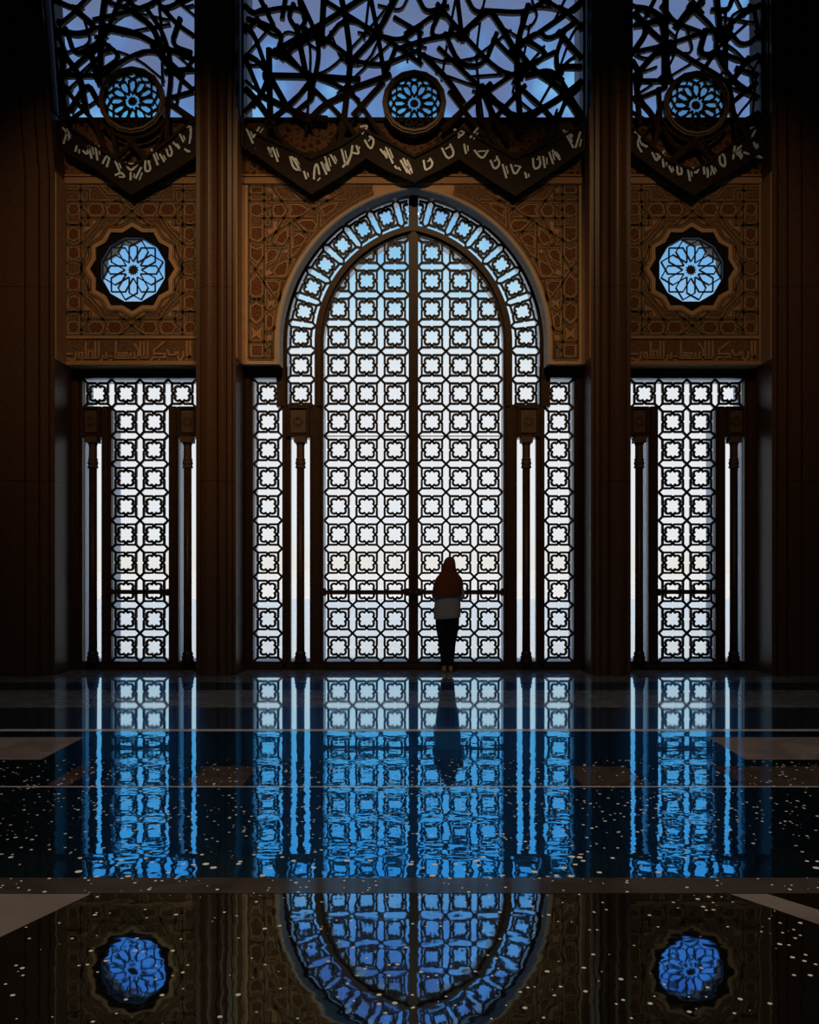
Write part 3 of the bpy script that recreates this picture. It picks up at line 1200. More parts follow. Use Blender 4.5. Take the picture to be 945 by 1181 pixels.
def door(m, num, lab):
    X = lambda x: mx_(x, m)
    xs = lambda a, c: (min(X(a), X(c)), max(X(a), X(c)))
    root = empty('door_%d' % num, (wx(X(423), D_FR), D_FR, 0.0))
    tag(root, lab, 'door', kind='structure')
    b = MB()
    x0, x1 = xs(373, 477)
    moulded(b, x0, x1, 763, 772.3)
    x0, x1 = xs(471.5, 477)
    b.pbox(x0, x1, 267, 763, D_FR, D_FR - 0.012, D_FR + 0.09)
    x0, x1 = xs(474, 477)
    b.pbox(x0, x1, 267, 763, D_FR, D_FR - 0.045, D_FR - 0.012)
    b.build('frame', M['frame'], root)
    q = MB()
    x0, x1 = xs(472, 477)
    q.pbox(x0, x1, 272, 763, D_FR, D_FR + 0.095, D_FR + 0.26)
    q.build('outer_reveal', M['outer'], root)
    # transom joint between the leaf and the fixed light above it
    t = MB()
    x0, x1 = xs(373.5, 471.5)
    t.pbox(x0, x1, 501.6, 502.7, D_FR, D_LAT + 0.024, D_LAT + 0.04)
    t.build('transom', M['outer'], root)
    g = MB()
    keep = lambda X_, Z_: in_arch(X_, Z_, 105.5, D_LAT)
    for k in range(16):
        for cx in (390.6, 423.1, 455.6):
            kk = keep if k >= 10 else None
            cell(g, flat(X(cx), ROWS[k]), BW, Y0, Y1, kk)
    g.build('grille', M['grille'], root)
    p = MB()
    A = arch(104.5, D_FR, 763)
    half = [q for q in A if q[0] <= 0.0] if m == 1 else [q for q in A if q[0] >= 0.0]
    half = [q for q in half if abs(q[0]) > 1e-9] + ([(0.0, A[len(A) // 2][1]), (0.0, wz(763, D_FR))] if m == 1 else [])
    if m == -1:
        half = [(0.0, A[len(A) // 2][1])] + half + [(0.0, wz(763, D_FR))]
    p.prism(half, GL0, GL1)
    p.build('pane', M['glass'], root)
    h = MB()
    x0, x1 = xs(371.5, 472)
    h.pbox(x0, x1, 680.4, 685.4, D_FR, D_FR - 0.085, D_FR - 0.055)
    for xx in (374, 471):
        h.pbox(X(xx) - 2.5, X(xx) + 2.5, 678.5, 687, D_FR, D_FR - 0.07, D_FR)
    hb = h.build('push_bar', M['frame'], root)
    h = MB()
    cx, cz = wx(X(473.5), D_FR), wz(684, D_FR)
    pts = []
    for rr, yy in ((0.012, D_FR - 0.045), (0.018, D_FR - 0.08), (0.042, D_FR - 0.095), (0.045, D_FR - 0.115), (0.03, D_FR - 0.13), (0.004, D_FR - 0.133)):
        pts.append([(cx + rr * math.cos(2 * PI * k / 14), yy, cz + rr * math.sin(2 * PI * k / 14)) for k in range(14)])
    h.loft(pts)
    h.build('knob', M['frame'], root, smooth=True)


door(1, 1, 'left leaf of the tall arched lattice doors')
door(-1, 2, 'right leaf of the tall arched lattice doors, behind the standing person')


# ------------------------------------------------------------------ rosette tracery
def rosette(b, cx, cy, k, d, y0, y1, lw):
    """twelve-petalled star tracery; k scales the traced units"""
    def P(r, off, ang):
        a = math.radians(ang)
        # r along the axis (up at 0 degrees), off to its right
        return pz(cx + (r * math.sin(a) + off * math.cos(a)) * k, cy + (-r * math.cos(a) + off * math.sin(a)) * k, d)
    w = lw * d / F
    for i in range(12):
        a = 30 * i
        for s in (1, -1):
            b.ribbon([P(8.3, s * 4.7, a), P(26.7, s * 4.7, a), P(29.4, 0, a), P(35.8 * math.cos(math.radians(15)), -s * 35.8 * math.sin(math.radians(15)), a)], w, y0, y1)
    st = []
    for i in range(24):
        a = PI * i / 12
        r = (6.4 if i % 2 == 0 else 4.2) * k
        st.append(pz(cx + r * math.sin(a), cy - r * math.cos(a), d))
    b.prism(st, y0, y1)


def roundel(cx, num, lab):
    cy, d = 310.0, D_WALL
    root = empty('window_%d' % num, (wx(cx, d), 12.5, wz(cy, d)))
    tag(root, lab, 'window', kind='structure')

    def dod(r, dd):
        return [pz(cx + r * math.sin(PI / 12 + PI * i / 6), cy - r * math.cos(PI / 12 + PI * i / 6), dd) for i in range(12)]
    b = MB()
    R = 37.3 / math.cos(PI / 12)
    ds = d - 0.0
    S = [s for s in star12(cx, cy, 50.5, 45.5, d)]
    # dark star-shaped reveal ring round a dodecagon opening
    inner = []
    D12 = dod(R, d)
    for i in range(24):
        # matching points on the dodecagon for each star vertex
        a = PI * i / 12
        if i % 2 == 1:
            r = R
        else:
            r = R * math.cos(PI / 12)
        inner.append(pz(cx + r * math.sin(a), cy - r * math.cos(a), d))
    b.band(S, inner, d + 0.03, d + 0.15, closed=True)
    b.build('frame', M['black'], root)
    g = MB()
    rosette(g, cx, cy, 1.0, d, d + 0.035, d + 0.065, 1.35)
    g.ribbon(inner, 1.2 * d / F, d + 0.035, d + 0.065, True)
    g.build('tracery', M['grille'], root)
    p = MB()
    p.prism([pz(cx + 39.3 * math.sin(PI / 12 + PI * i / 6), cy - 39.3 * math.cos(PI / 12 + PI * i / 6), d) for i in range(12)], d + 0.10, d + 0.108)
    p.build('pane', M['glass_blue'], root)


roundel(152.5, 6, 'star-shaped rosette window in the carved panel of the left bay')
roundel(798.5, 7, 'star-shaped rosette window in the carved panel of the right bay')

# ------------------------------------------------------------------ upper windows behind the openwork screens
UPX = {8: (-5.27, -2.93), 9: (-2.45, 2.45), 10: (2.93, 4.98)}
for num, x0, x1, lab in ((8, 40, 240, 'pale upper window behind the openwork screen in the left bay'),
                         (9, 262, 692, 'pale upper window behind the openwork screen above the central arch'),
                         (10, 714, 914, 'pale upper window behind the openwork screen in the right bay')):
    d = 12.45
    root = empty('window_%d' % num, (wx((x0 + x1) / 2, d), d, wz(140, d)))
    tag(root, lab, 'window', kind='structure')
    b = MB()
    zt_, zb = H - 0.02, wz(140, d)
    X0, X1 = UPX[num]
    b.box(X0, X1, d, d + 0.1, zb, zb + 0.06)
    b.box(X0, X1, d, d + 0.1, zt_ - 0.1, zt_)
    b.box(X0, X0 + 0.06, d, d + 0.1, zb, zt_)
    b.box(X1 - 0.06, X1, d, d + 0.1, zb, zt_)
    b.build('frame', M['frame'], root)
    p = MB()
    p.box(X0 + 0.03, X1 - 0.03, d + 0.04, d + 0.048, zb + 0.03, zt_ - 0.05)
    p.build('pane', M['glass_lilac'], root)
    # matt dark sheets added on the pier flanks to hide the window's glare
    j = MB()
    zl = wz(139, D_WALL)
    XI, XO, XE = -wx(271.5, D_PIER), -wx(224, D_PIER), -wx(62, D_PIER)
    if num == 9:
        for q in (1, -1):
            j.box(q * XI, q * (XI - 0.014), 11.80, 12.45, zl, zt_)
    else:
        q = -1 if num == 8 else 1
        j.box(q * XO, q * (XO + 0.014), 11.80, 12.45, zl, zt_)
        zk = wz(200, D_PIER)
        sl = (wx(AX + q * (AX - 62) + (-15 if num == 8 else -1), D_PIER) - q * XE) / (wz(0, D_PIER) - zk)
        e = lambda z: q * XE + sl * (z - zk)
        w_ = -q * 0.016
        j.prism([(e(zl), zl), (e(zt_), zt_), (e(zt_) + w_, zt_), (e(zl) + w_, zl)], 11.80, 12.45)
    j.build('flank_darkener', M['hem'], root)

# ------------------------------------------------------------------ openwork screens with calligraphy hem
def T_(ox, oy, sc):
    return lambda L: [(ox + x / sc, oy + y / sc) for x, y in L]


c1, c2 = T_(280, 0, 4.725), T_(470, 0, 4.295)
lb, lb2 = T_(40, 0, 4.974), T_(50, 120, 5.25)
rb = T_(720, 0, 5.133)
LINES_C = [c1(l) for l in (
    [(0, 470), (75, 545), (150, 650)], [(75, 545), (0, 620)], [(75, 545), (130, 460), (140, 340)], [(142, 300), (145, 500), (150, 660)],
    [(0, 300), (70, 320), (130, 390)], [(20, 330), (90, 500)], [(150, 410), (400, 415), (600, 430)], [(0, 90), (110, 120), (220, 180), (190, 270)],
    [(100, 70), (220, 45), (330, 55), (345, 130), (300, 170), (250, 100), (265, 60)], [(180, 280), (440, 130), (640, 0)],
    [(110, 320), (60, 180), (0, 120)], [(200, 290), (350, 400), (520, 460), (600, 520)], [(300, 180), (340, 380)],
    [(330, 30), (400, 180), (420, 300), (380, 480)], [(400, 190), (230, 290)], [(440, 0), (430, 200)], [(430, 200), (590, 320)],
    [(460, 220), (560, 90), (720, 170), (945, 330)], [(560, 90), (590, 310), (570, 500), (545, 700), (520, 820)], [(480, 20), (700, 160)],
    [(700, 0), (740, 200), (770, 400)], [(830, 0), (740, 180), (600, 330)], [(600, 330), (760, 360), (920, 290)],
    [(590, 500), (680, 620), (760, 740), (900, 900)], [(570, 520), (450, 570), (380, 640)], [(380, 480), (560, 660), (640, 770)],
    [(240, 290), (420, 500), (300, 600)], [(150, 540), (330, 630), (420, 640)], [(160, 650), (280, 560), (350, 470)],
    [(820, 300), (780, 400)], [(600, 480), (770, 420)], [(745, 190), (860, 220), (945, 160)], [(860, 120), (945, 170)], [(630, 600), (740, 480)],
    [(150, 100), (100, 0)], [(230, 0), (220, 60)], [(540, 0), (560, 90)], [(0, 190), (60, 130)], [(160, 650), (200, 760), (300, 830)],
    [(380, 850), (480, 810), (530, 780)], [(0, 20), (60, 80), (100, 60)], [(240, 300), (300, 240), (330, 190)], [(150, 420), (230, 560)])]
LINES_C += [c2(l) for l in (
    [(0, 170), (170, 40), (250, 160), (100, 190), (170, 40)], [(170, 50), (270, 170), (440, 350), (540, 380)],
    [(270, 170), (390, 60), (420, 60), (520, 230)], [(270, 170), (250, 0)], [(420, 50), (590, 60), (680, 0)],
    [(590, 60), (540, 230), (545, 400), (560, 620)], [(540, 240), (800, 60), (870, 0)], [(540, 230), (650, 150), (700, 200), (800, 130)],
    [(560, 260), (620, 340), (760, 430), (870, 600)], [(620, 220), (700, 270), (600, 340)], [(770, 180), (730, 290), (760, 400), (800, 460), (740, 610)],
    [(770, 180), (880, 310)], [(400, 450), (560, 340), (700, 270)], [(550, 430), (740, 600), (770, 740)], [(390, 440), (200, 620)],
    [(230, 480), (400, 700)], [(350, 470), (350, 580), (400, 630), (420, 560), (400, 470)], [(400, 470), (520, 590), (640, 560), (800, 460), (880, 390)],
    [(420, 600), (560, 450)], [(180, 260), (380, 450)], [(100, 290), (200, 390), (260, 480)], [(200, 200), (260, 330), (380, 330), (430, 200)],
    [(680, 0), (840, 100), (880, 180)], [(780, 330), (880, 330)], [(800, 460), (870, 570)], [(0, 230), (90, 200), (270, 170)],
    [(620, 370), (700, 350), (740, 380)], [(560, 620), (640, 560)], [(450, 210), (540, 300)], [(740, 600), (700, 700), (560, 790), (440, 740), (400, 640)],
    [(300, 0), (330, 60), (390, 60)], [(60, 0), (90, 60), (170, 40)], [(380, 450), (420, 560), (480, 660)], [(60, 270), (60, 200)])]
LINES_L = [lb(l) for l in (
    [(60, 170), (170, 320), (155, 480), (180, 650)], [(100, 0), (110, 120), (170, 290)], [(240, 60), (130, 150), (50, 220)],
    [(240, 60), (360, 160), (250, 195), (180, 180)], [(110, 0), (240, 60), (280, 20)], [(190, 200), (230, 320), (320, 280), (380, 230)],
    [(400, 0), (380, 160), (378, 300), (375, 450)], [(380, 230), (500, 320), (400, 390)], [(380, 110), (560, 70), (640, 40)],
    [(440, 160), (580, 190), (720, 270), (900, 330)], [(370, 160), (480, 180), (570, 200)], [(170, 430), (380, 430)],
    [(180, 330), (260, 430), (290, 600)], [(170, 500), (250, 600), (340, 690), (400, 840)], [(320, 300), (180, 420)], [(320, 300), (350, 420)],
    [(400, 440), (520, 340), (690, 280), (820, 400)], [(670, 90), (740, 190), (790, 390), (760, 640), (760, 760)], [(560, 70), (680, 150), (720, 270)],
    [(740, 50), (820, 140), (910, 200)], [(700, 300), (790, 410), (910, 520)], [(790, 410), (910, 400)], [(820, 140), (780, 260), (900, 300)],
    [(770, 560), (910, 520)], [(780, 600), (910, 690)], [(490, 0), (430, 150)], [(530, 0), (600, 60), (700, 0)], [(220, 600), (300, 470), (350, 560)],
    [(30, 100), (110, 120)], [(700, 0), (740, 60), (860, 0)], [(110, 470), (170, 500)])]
LINES_L += [lb2(l) for l in ([(420, 170), (440, 330)], [(530, 240), (420, 350)], [(540, 240), (640, 350)], [(330, 150), (360, 260), (450, 350)])]
LINES_R = [rb(l) for l in (
    [(70, 50), (150, 60), (240, 120), (240, 480)], [(60, 310), (250, 270), (480, 190), (600, 170)],
    [(150, 170), (260, 270), (480, 400), (630, 490), (650, 700), (720, 790)], [(90, 100), (150, 170), (60, 300)],
    [(60, 380), (110, 470), (60, 560), (210, 730), (180, 850)], [(110, 480), (240, 480)], [(110, 400), (180, 320), (250, 270)],
    [(250, 60), (300, 130), (440, 180)], [(410, 60), (550, 190), (540, 330), (640, 480), (760, 560)], [(550, 0), (570, 200)],
    [(570, 200), (700, 80), (780, 40)], [(640, 200), (700, 270), (800, 220), (780, 100)], [(540, 330), (440, 330), (470, 220)],
    [(480, 400), (540, 310)], [(600, 320), (720, 370), (820, 310)], [(640, 480), (720, 370)], [(700, 420), (840, 470)],
    [(650, 600), (720, 540), (830, 460)], [(640, 650), (680, 740), (830, 650)], [(210, 560), (220, 730)], [(80, 590), (200, 540)],
    [(330, 130), (390, 50)], [(250, 130), (260, 420), (280, 470)], [(220, 730), (320, 900), (450, 860)], [(430, 830), (320, 920)], [(430, 840), (500, 930)],
    [(150, 60), (180, 0)], [(250, 60), (250, 0)], [(410, 60), (460, 0)], [(640, 0), (620, 60), (560, 60)], [(240, 120), (60, 150)],
    [(780, 40), (860, 60)], [(70, 480), (90, 700)], [(840, 300), (800, 220)])]
LET_C = [c1(l) for l in (
    [(20, 700), (60, 790)], [(95, 700), (60, 760)], [(50, 840), (75, 820)], [(140, 810), (165, 870), (150, 815)], [(165, 810), (195, 890)],
    [(260, 860), (280, 930), (320, 935)], [(270, 860), (315, 935)], [(335, 940), (350, 985)], [(390, 985), (395, 910), (410, 900), (420, 960)],
    [(430, 890), (460, 960)], [(450, 860), (475, 940)], [(480, 850), (510, 900)], [(540, 820), (560, 900)], [(545, 920), (590, 870), (600, 800)],
    [(620, 800), (640, 850), (600, 840)], [(640, 700), (690, 690), (650, 740)], [(665, 770), (700, 830), (720, 770), (690, 750)], [(750, 820), (790, 870)],
    [(780, 810), (820, 900)], [(830, 910), (860, 960)], [(860, 880), (900, 950)], [(875, 870), (915, 940)])]
LET_C += [c2(l) for l in (
    [(80, 800), (90, 860), (130, 820), (110, 790)], [(0, 830), (15, 880)], [(170, 740), (200, 800), (235, 770), (210, 720)],
    [(230, 650), (290, 660), (250, 690)], [(280, 720), (290, 770)], [(310, 690), (350, 640)], [(330, 750), (370, 800), (400, 750)],
    [(410, 800), (430, 850), (460, 820), (440, 780)], [(470, 820), (490, 890)], [(510, 820), (530, 880), (560, 830)], [(580, 860), (590, 890)],
    [(620, 790), (625, 850), (660, 830), (650, 780)], [(670, 780), (680, 840)], [(700, 760), (720, 820)], [(715, 750), (755, 800)],
    [(770, 650), (800, 700), (820, 740)], [(790, 660), (810, 690)], [(830, 740), (855, 660)])]
LET_L = [lb2(l) for l in (
    [(125, 150), (170, 215)], [(150, 180), (130, 250)], [(200, 300), (210, 260)], [(245, 290), (275, 320), (285, 260)], [(280, 260), (300, 340)],
    [(320, 250), (335, 350)], [(365, 370), (390, 320), (410, 330), (390, 390)], [(440, 350), (470, 420)], [(440, 440), (480, 420), (500, 450)],
    [(500, 360), (535, 420), (580, 370)], [(535, 420), (535, 470)], [(565, 460), (600, 390)], [(625, 350), (620, 420), (660, 410), (640, 350)],
    [(660, 280), (700, 380)], [(710, 310), (740, 360)], [(750, 280), (765, 330), (790, 310), (770, 260)], [(790, 240), (830, 280)],
    [(830, 190), (855, 240)], [(870, 150), (905, 140), (890, 250)], [(860, 280), (885, 300)])]
LET_R = [rb(l) for l in (
    [(55, 790), (100, 800), (70, 860), (100, 910)], [(100, 860), (130, 880)], [(160, 910), (190, 970), (200, 920)], [(200, 950), (235, 900)],
    [(225, 960), (230, 1000)], [(260, 990), (280, 1030)], [(310, 990), (310, 1040), (340, 1040), (330, 990)], [(370, 1000), (385, 1080)],
    [(400, 1000), (420, 1040), (440, 1000)], [(465, 990), (470, 1040)], [(490, 1010), (490, 1060)], [(510, 990), (530, 1040)],
    [(560, 920), (560, 980), (595, 1000), (590, 930), (565, 915)], [(650, 870), (640, 950)], [(640, 920), (690, 870)], [(660, 900), (690, 950)],
    [(700, 910), (730, 920)], [(740, 770), (780, 760), (750, 820)], [(760, 850), (780, 890)], [(780, 930), (805, 940)])]


def chaikin(L, it=2):
    if len(L) < 3:
        return L
    for _ in range(it):
        q = [L[0]]
        for (x0, y0), (x1, y1) in zip(L, L[1:]):
            q += [(x0 * 0.75 + x1 * 0.25, y0 * 0.75 + y1 * 0.25), (x0 * 0.25 + x1 * 0.75, y0 * 0.25 + y1 * 0.75)]
        q.append(L[-1])
        L = q
    return L


def extend(L, e=9.0):
    def go(p, q):
        l = math.hypot(p[0] - q[0], p[1] - q[1]) or 1
        return (p[0] + (p[0] - q[0]) / l * e, p[1] + (p[1] - q[1]) / l * e)
    return [go(L[0], L[1])] + L + [go(L[-1], L[-2])]


def screen(label, xl, xr, lines, letters, hem_low, hem_up, rc, rr, rk, top_l, top_r, arcs):
    d = D_SCR
    s = d / F
    root = empty('openwork_screen', (wx((xl + xr) / 2, d), d, wz(hem_low[len(hem_low) // 2][1], d)))
    tag(root, label, 'screen', 'openwork screens hung between the piers')
    b = MB()
    rcx, rcy = rc
    ytop = -9
    nmain = len(lines)
    mid = (xl + xr) / 2
    extra = [[(2 * mid - x, y - 4) for x, y in L] for L in lines[::2]]
    bl = lambda y: xl + (top_l - xl) * min(1.1, max(0, (200 - y) / 200))
    br = lambda y: xr + (top_r - xr) * min(1.1, max(0, (200 - y) / 200))

    def hem_y(x):
        for (x0, y0), (x1, y1) in zip(hem_up, hem_up[1:]):
            if x0 <= x <= x1:
                return y0 + (y1 - y0) * (x - x0) / (x1 - x0) + 3
        return 140
    for i, L in enumerate(list(lines) + extra):
        w = (5.2 if i % 3 else 6.8) if i < nmain else 2.8
        L = extend(chaikin(L))
        # bars stop at the ring of the rosette
        keep = []
        fine = []
        for (x0, y0), (x1, y1) in zip(L, L[1:]):
            k = max(1, int(math.hypot(x1 - x0, y1 - y0) / 3))
            fine += [(x0 + (x1 - x0) * j / k, y0 + (y1 - y0) * j / k) for j in range(k)]
        fine.append(L[-1])
        if L[0][1] <= 2:
            fine = [(L[0][0], ytop)] + fine
        if L[-1][1] <= 2:
            fine.append((L[-1][0], ytop))
        dy = 0.012 * (i % 4) + (0.0 if i < nmain else 0.045)
        runs, cur = [], []
        for p in fine:
            if math.hypot(p[0] - rcx, p[1] - rcy) > rr - 1.0 and bl(p[1]) + 3 < p[0] < br(p[1]) - 3 and p[1] < hem_y(p[0]):
                cur.append(p)
            else:
                if len(cur) > 1:
                    runs.append(cur)
                cur = []
        if len(cur) > 1:
            runs.append(cur)
        for rn in runs:
            P = [pz(x, y, d) for x, y in rn]
            b.ribbon(P, w * s, d + dy - 0.03, d + dy + 0.03)
            b.ribbon(P, w * 0.45 * s, d + dy - 0.045, d + dy - 0.03)
    # stiles along the piers, top rail
    b.ribbon([pz(bl(y) + 1.7, y, d) for y in (hem_low[0][1], 110, 60, 0, -16)], 3.0 * s, d - 0.03, d + 0.05)
    b.ribbon([pz(br(y) - 1.7, y, d) for y in (hem_low[-1][1], 110, 60, 0, -16)], 3.0 * s, d - 0.03, d + 0.05)
    b.ribbon([pz(top_l + 2, ytop - 3, d), pz(top_r - 2, ytop - 3, d)], 12 * s, d - 0.04, d + 0.08)
    for k in range(4):
        x = top_l + (top_r - top_l) * (0.08 + 0.28 * k)
        b.box(wx(x, d) - 0.03, wx(x, d) + 0.03, d - 0.02, d + 0.06, wz(ytop - 9, d), H - 0.001)
    for (ax, ay, ar, a0, a1) in arcs:
        P = [pz(ax + ar * math.cos(math.radians(a0 + (a1 - a0) * k / 24)), ay + ar * math.sin(math.radians(a0 + (a1 - a0) * k / 24)), d) for k in range(25)]
        b.ribbon(P, 3.2 * s, d - 0.03, d + 0.03)
    b.build('lattice', M['wood'], root)
    # the hem: a band between two zigzag outlines, edged with a roll
    h = MB()
    h.band([pz(x, y, d) for x, y in hem_up], [pz(x, y, d) for x, y in hem_low], d - 0.02, d + 0.05)
    h.ribbon([pz(x, y, d) for x, y in hem_low], 6.0 * s, d - 0.05, d + 0.06)
    h.ribbon([pz(x, y, d) for x, y in hem_up], 3.2 * s, d - 0.05, d + 0.06)
    for L in letters:
        h.ribbon([pz(x, y, d) for x, y in chaikin(L)], 2.3 * s, d - 0.045, d - 0.01, mi=1)
        (x0, y0), (x1, y1) = L[0], L[-1]
        h.ribbon([pz(x0 + 4.2, y0 + 1.5, d), pz(x0 + 3.6 + (x1 - x0) * 0.6, y0 + 1 + (y1 - y0) * 0.6, d)], 1.5 * s, d - 0.04, d - 0.01, mi=1)
    h.build('hem', [M['hem'], M['silver']], root)
    # ring and rosette
    r = MB()

    def circ(R, n=16):
        return [pz(rcx + R * math.cos(2 * PI * k / n), rcy + R * math.sin(2 * PI * k / n), d) for k in range(n)]
    r.band(circ(rr), circ(rr + 5.5), d - 0.05, d + 0.06, True)
    r.band(circ(rr + 1.8), circ(rr + 3.6), d - 0.075, d - 0.05, True)
    ro = r.build('rosette_ring', M['ringwood'], root)
    g = MB()
    rosette(g, rcx, rcy, rk, d, d - 0.02, d + 0.02, 2.0)
    P = [pz(rcx + (37 if i % 2 == 0 else 34) * rk * math.sin(PI / 12 * i), rcy - (37 if i % 2 == 0 else 34) * rk * math.cos(PI / 12 * i), d) for i in range(24)]
    g.band(P, [p for p in [pz(rcx + (rr + 1) * math.sin(PI / 12 * i), rcy - (rr + 1) * math.cos(PI / 12 * i), d) for i in range(24)]], d - 0.02, d + 0.02, True)
    g.build('rosette', M['wood'], ro)
    p = MB()
    p.prism([pz(rcx + (rr + 1) * math.sin(PI / 12 * i), rcy - (rr + 1) * math.cos(PI / 12 * i), d) for i in range(24)], d + 0.03, d + 0.036)
    p.build('rosette_pane', M['glass_rosette'], ro)


M['glass_rosette'] = mat_glass('blue_rosette_pane', (0.72, 1.0, 1.0), 0.02)

screen('openwork wooden screen with silver lettered hem above the central arch', 278.5, 675.5, LINES_C, LET_C,
       [(283, 170), (297, 178), (329, 201), (360, 222), (392, 203), (422, 181), (450, 197), (478, 208), (505, 196), (530, 182), (562, 204), (594, 224), (626, 204), (656, 183), (672, 172)],
       [(283, 147), (298, 156), (328, 170), (360, 184), (392, 170), (420, 152), (450, 166), (478, 182), (505, 168), (532, 150), (562, 166), (594, 184), (626, 169), (656, 155), (672, 146)],
       (478, 119.5), 31.5, 0.80, 278.5, 675.5,
       [(357, 150, 33, 20, 160), (597, 150, 33, 20, 160)])
screen('openwork wooden screen with silver lettered hem in the left bay', 73.5, 228, LINES_L, LET_L,
       [(75, 171), (77, 174), (95, 184), (117, 196), (135, 210), (153, 223), (170, 213), (187, 204), (205, 193), (221, 183), (225.5, 181)],
       [(75, 143), (77, 146), (95, 158), (117, 174), (135, 186), (153, 194), (170, 184), (187, 170), (205, 155), (221, 143), (225.5, 141)],
       (153, 117), 33, 0.86, 59.5, 228,
       [(153, 117, 43, 30, 150)])
screen('openwork wooden screen with silver lettered hem in the right bay', 726.5, 880.5, LINES_R, LET_R,
       [(728.5, 175), (731, 176), (748, 189), (764, 201), (782, 213), (799, 224), (818, 212), (838, 200), (858, 188), (875, 176), (879, 174)],
       [(728.5, 148), (731, 150), (748, 166), (764, 182), (782, 192), (799, 198), (818, 188), (838, 172), (858, 158), (875, 146), (879, 144)],
       (803, 121.5), 32.5, 0.85, 726.5, 880.5,
       [(803, 121, 43, 30, 150)])


# ------------------------------------------------------------------ person at the doors, seen from behind
def eval_mesh(o):
    dg = bpy.context.evaluated_depsgraph_get()
    dg.update()
    ev = o.evaluated_get(dg)
    return bpy.data.meshes.new_from_object(ev, preserve_all_data_layers=False, depsgraph=dg)


def skin_mesh(joints, edges, root, sub=2):
    """joints: name -> (x, y, z, rx, ry)"""
    names = list(joints)
    me = bpy.data.meshes.new('skeleton')
    me.from_pydata([joints[n][:3] for n in names], [(names.index(a), names.index(b)) for a, b in edges], [])
    o = bpy.data.objects.new('skeleton', me)
    COL.objects.link(o)
    o.modifiers.new('Skin', 'SKIN')
    sv = me.skin_vertices[0].data
    for i, n in enumerate(names):
        sv[i].radius = joints[n][3:5]
        sv[i].use_root = (n == root)
    md = o.modifiers.new('Sub', 'SUBSURF')
    md.levels = md.render_levels = sub
    out = eval_mesh(o)
    bpy.data.objects.remove(o)
    return out


def remeshed(name, meshes, voxel, mat, loc, parent=None, smooth_it=4):
    bm = bmesh.new()
    for me in meshes:
        bm.from_mesh(me)
    me = bpy.data.meshes.new(name)
    bm.to_mesh(me)
    bm.free()
    o = bpy.data.objects.new(name, me)
    COL.objects.link(o)
    md = o.modifiers.new('Remesh', 'REMESH')
    md.mode = 'VOXEL'
    md.voxel_size = voxel
    md2 = o.modifiers.new('Smooth', 'SMOOTH')
    md2.iterations = smooth_it
    md2.factor = 0.5
    out = eval_mesh(o)
    bpy.data.objects.remove(o)
    out.name = name
    out.materials.clear()
    out.materials.append(mat)
    out.polygons.foreach_set('use_smooth', [True] * len(out.polygons))
    o = bpy.data.objects.new(name, out)
    COL.objects.link(o)
    o.parent = parent
    if parent is None:
        o.location = loc
    return o


def blob(c, r, seg=16):
    bm = bmesh.new()
    bmesh.ops.create_uvsphere(bm, u_segments=seg, v_segments=seg // 2 + 2, radius=1.0)
    for v in bm.verts:
        v.co = Vector((c[0] + v.co.x * r[0], c[1] + v.co.y * r[1], c[2] + v.co.z * r[2]))
    me = bpy.data.meshes.new('blob')
    bm.to_mesh(me)
    bm.free()
    return me


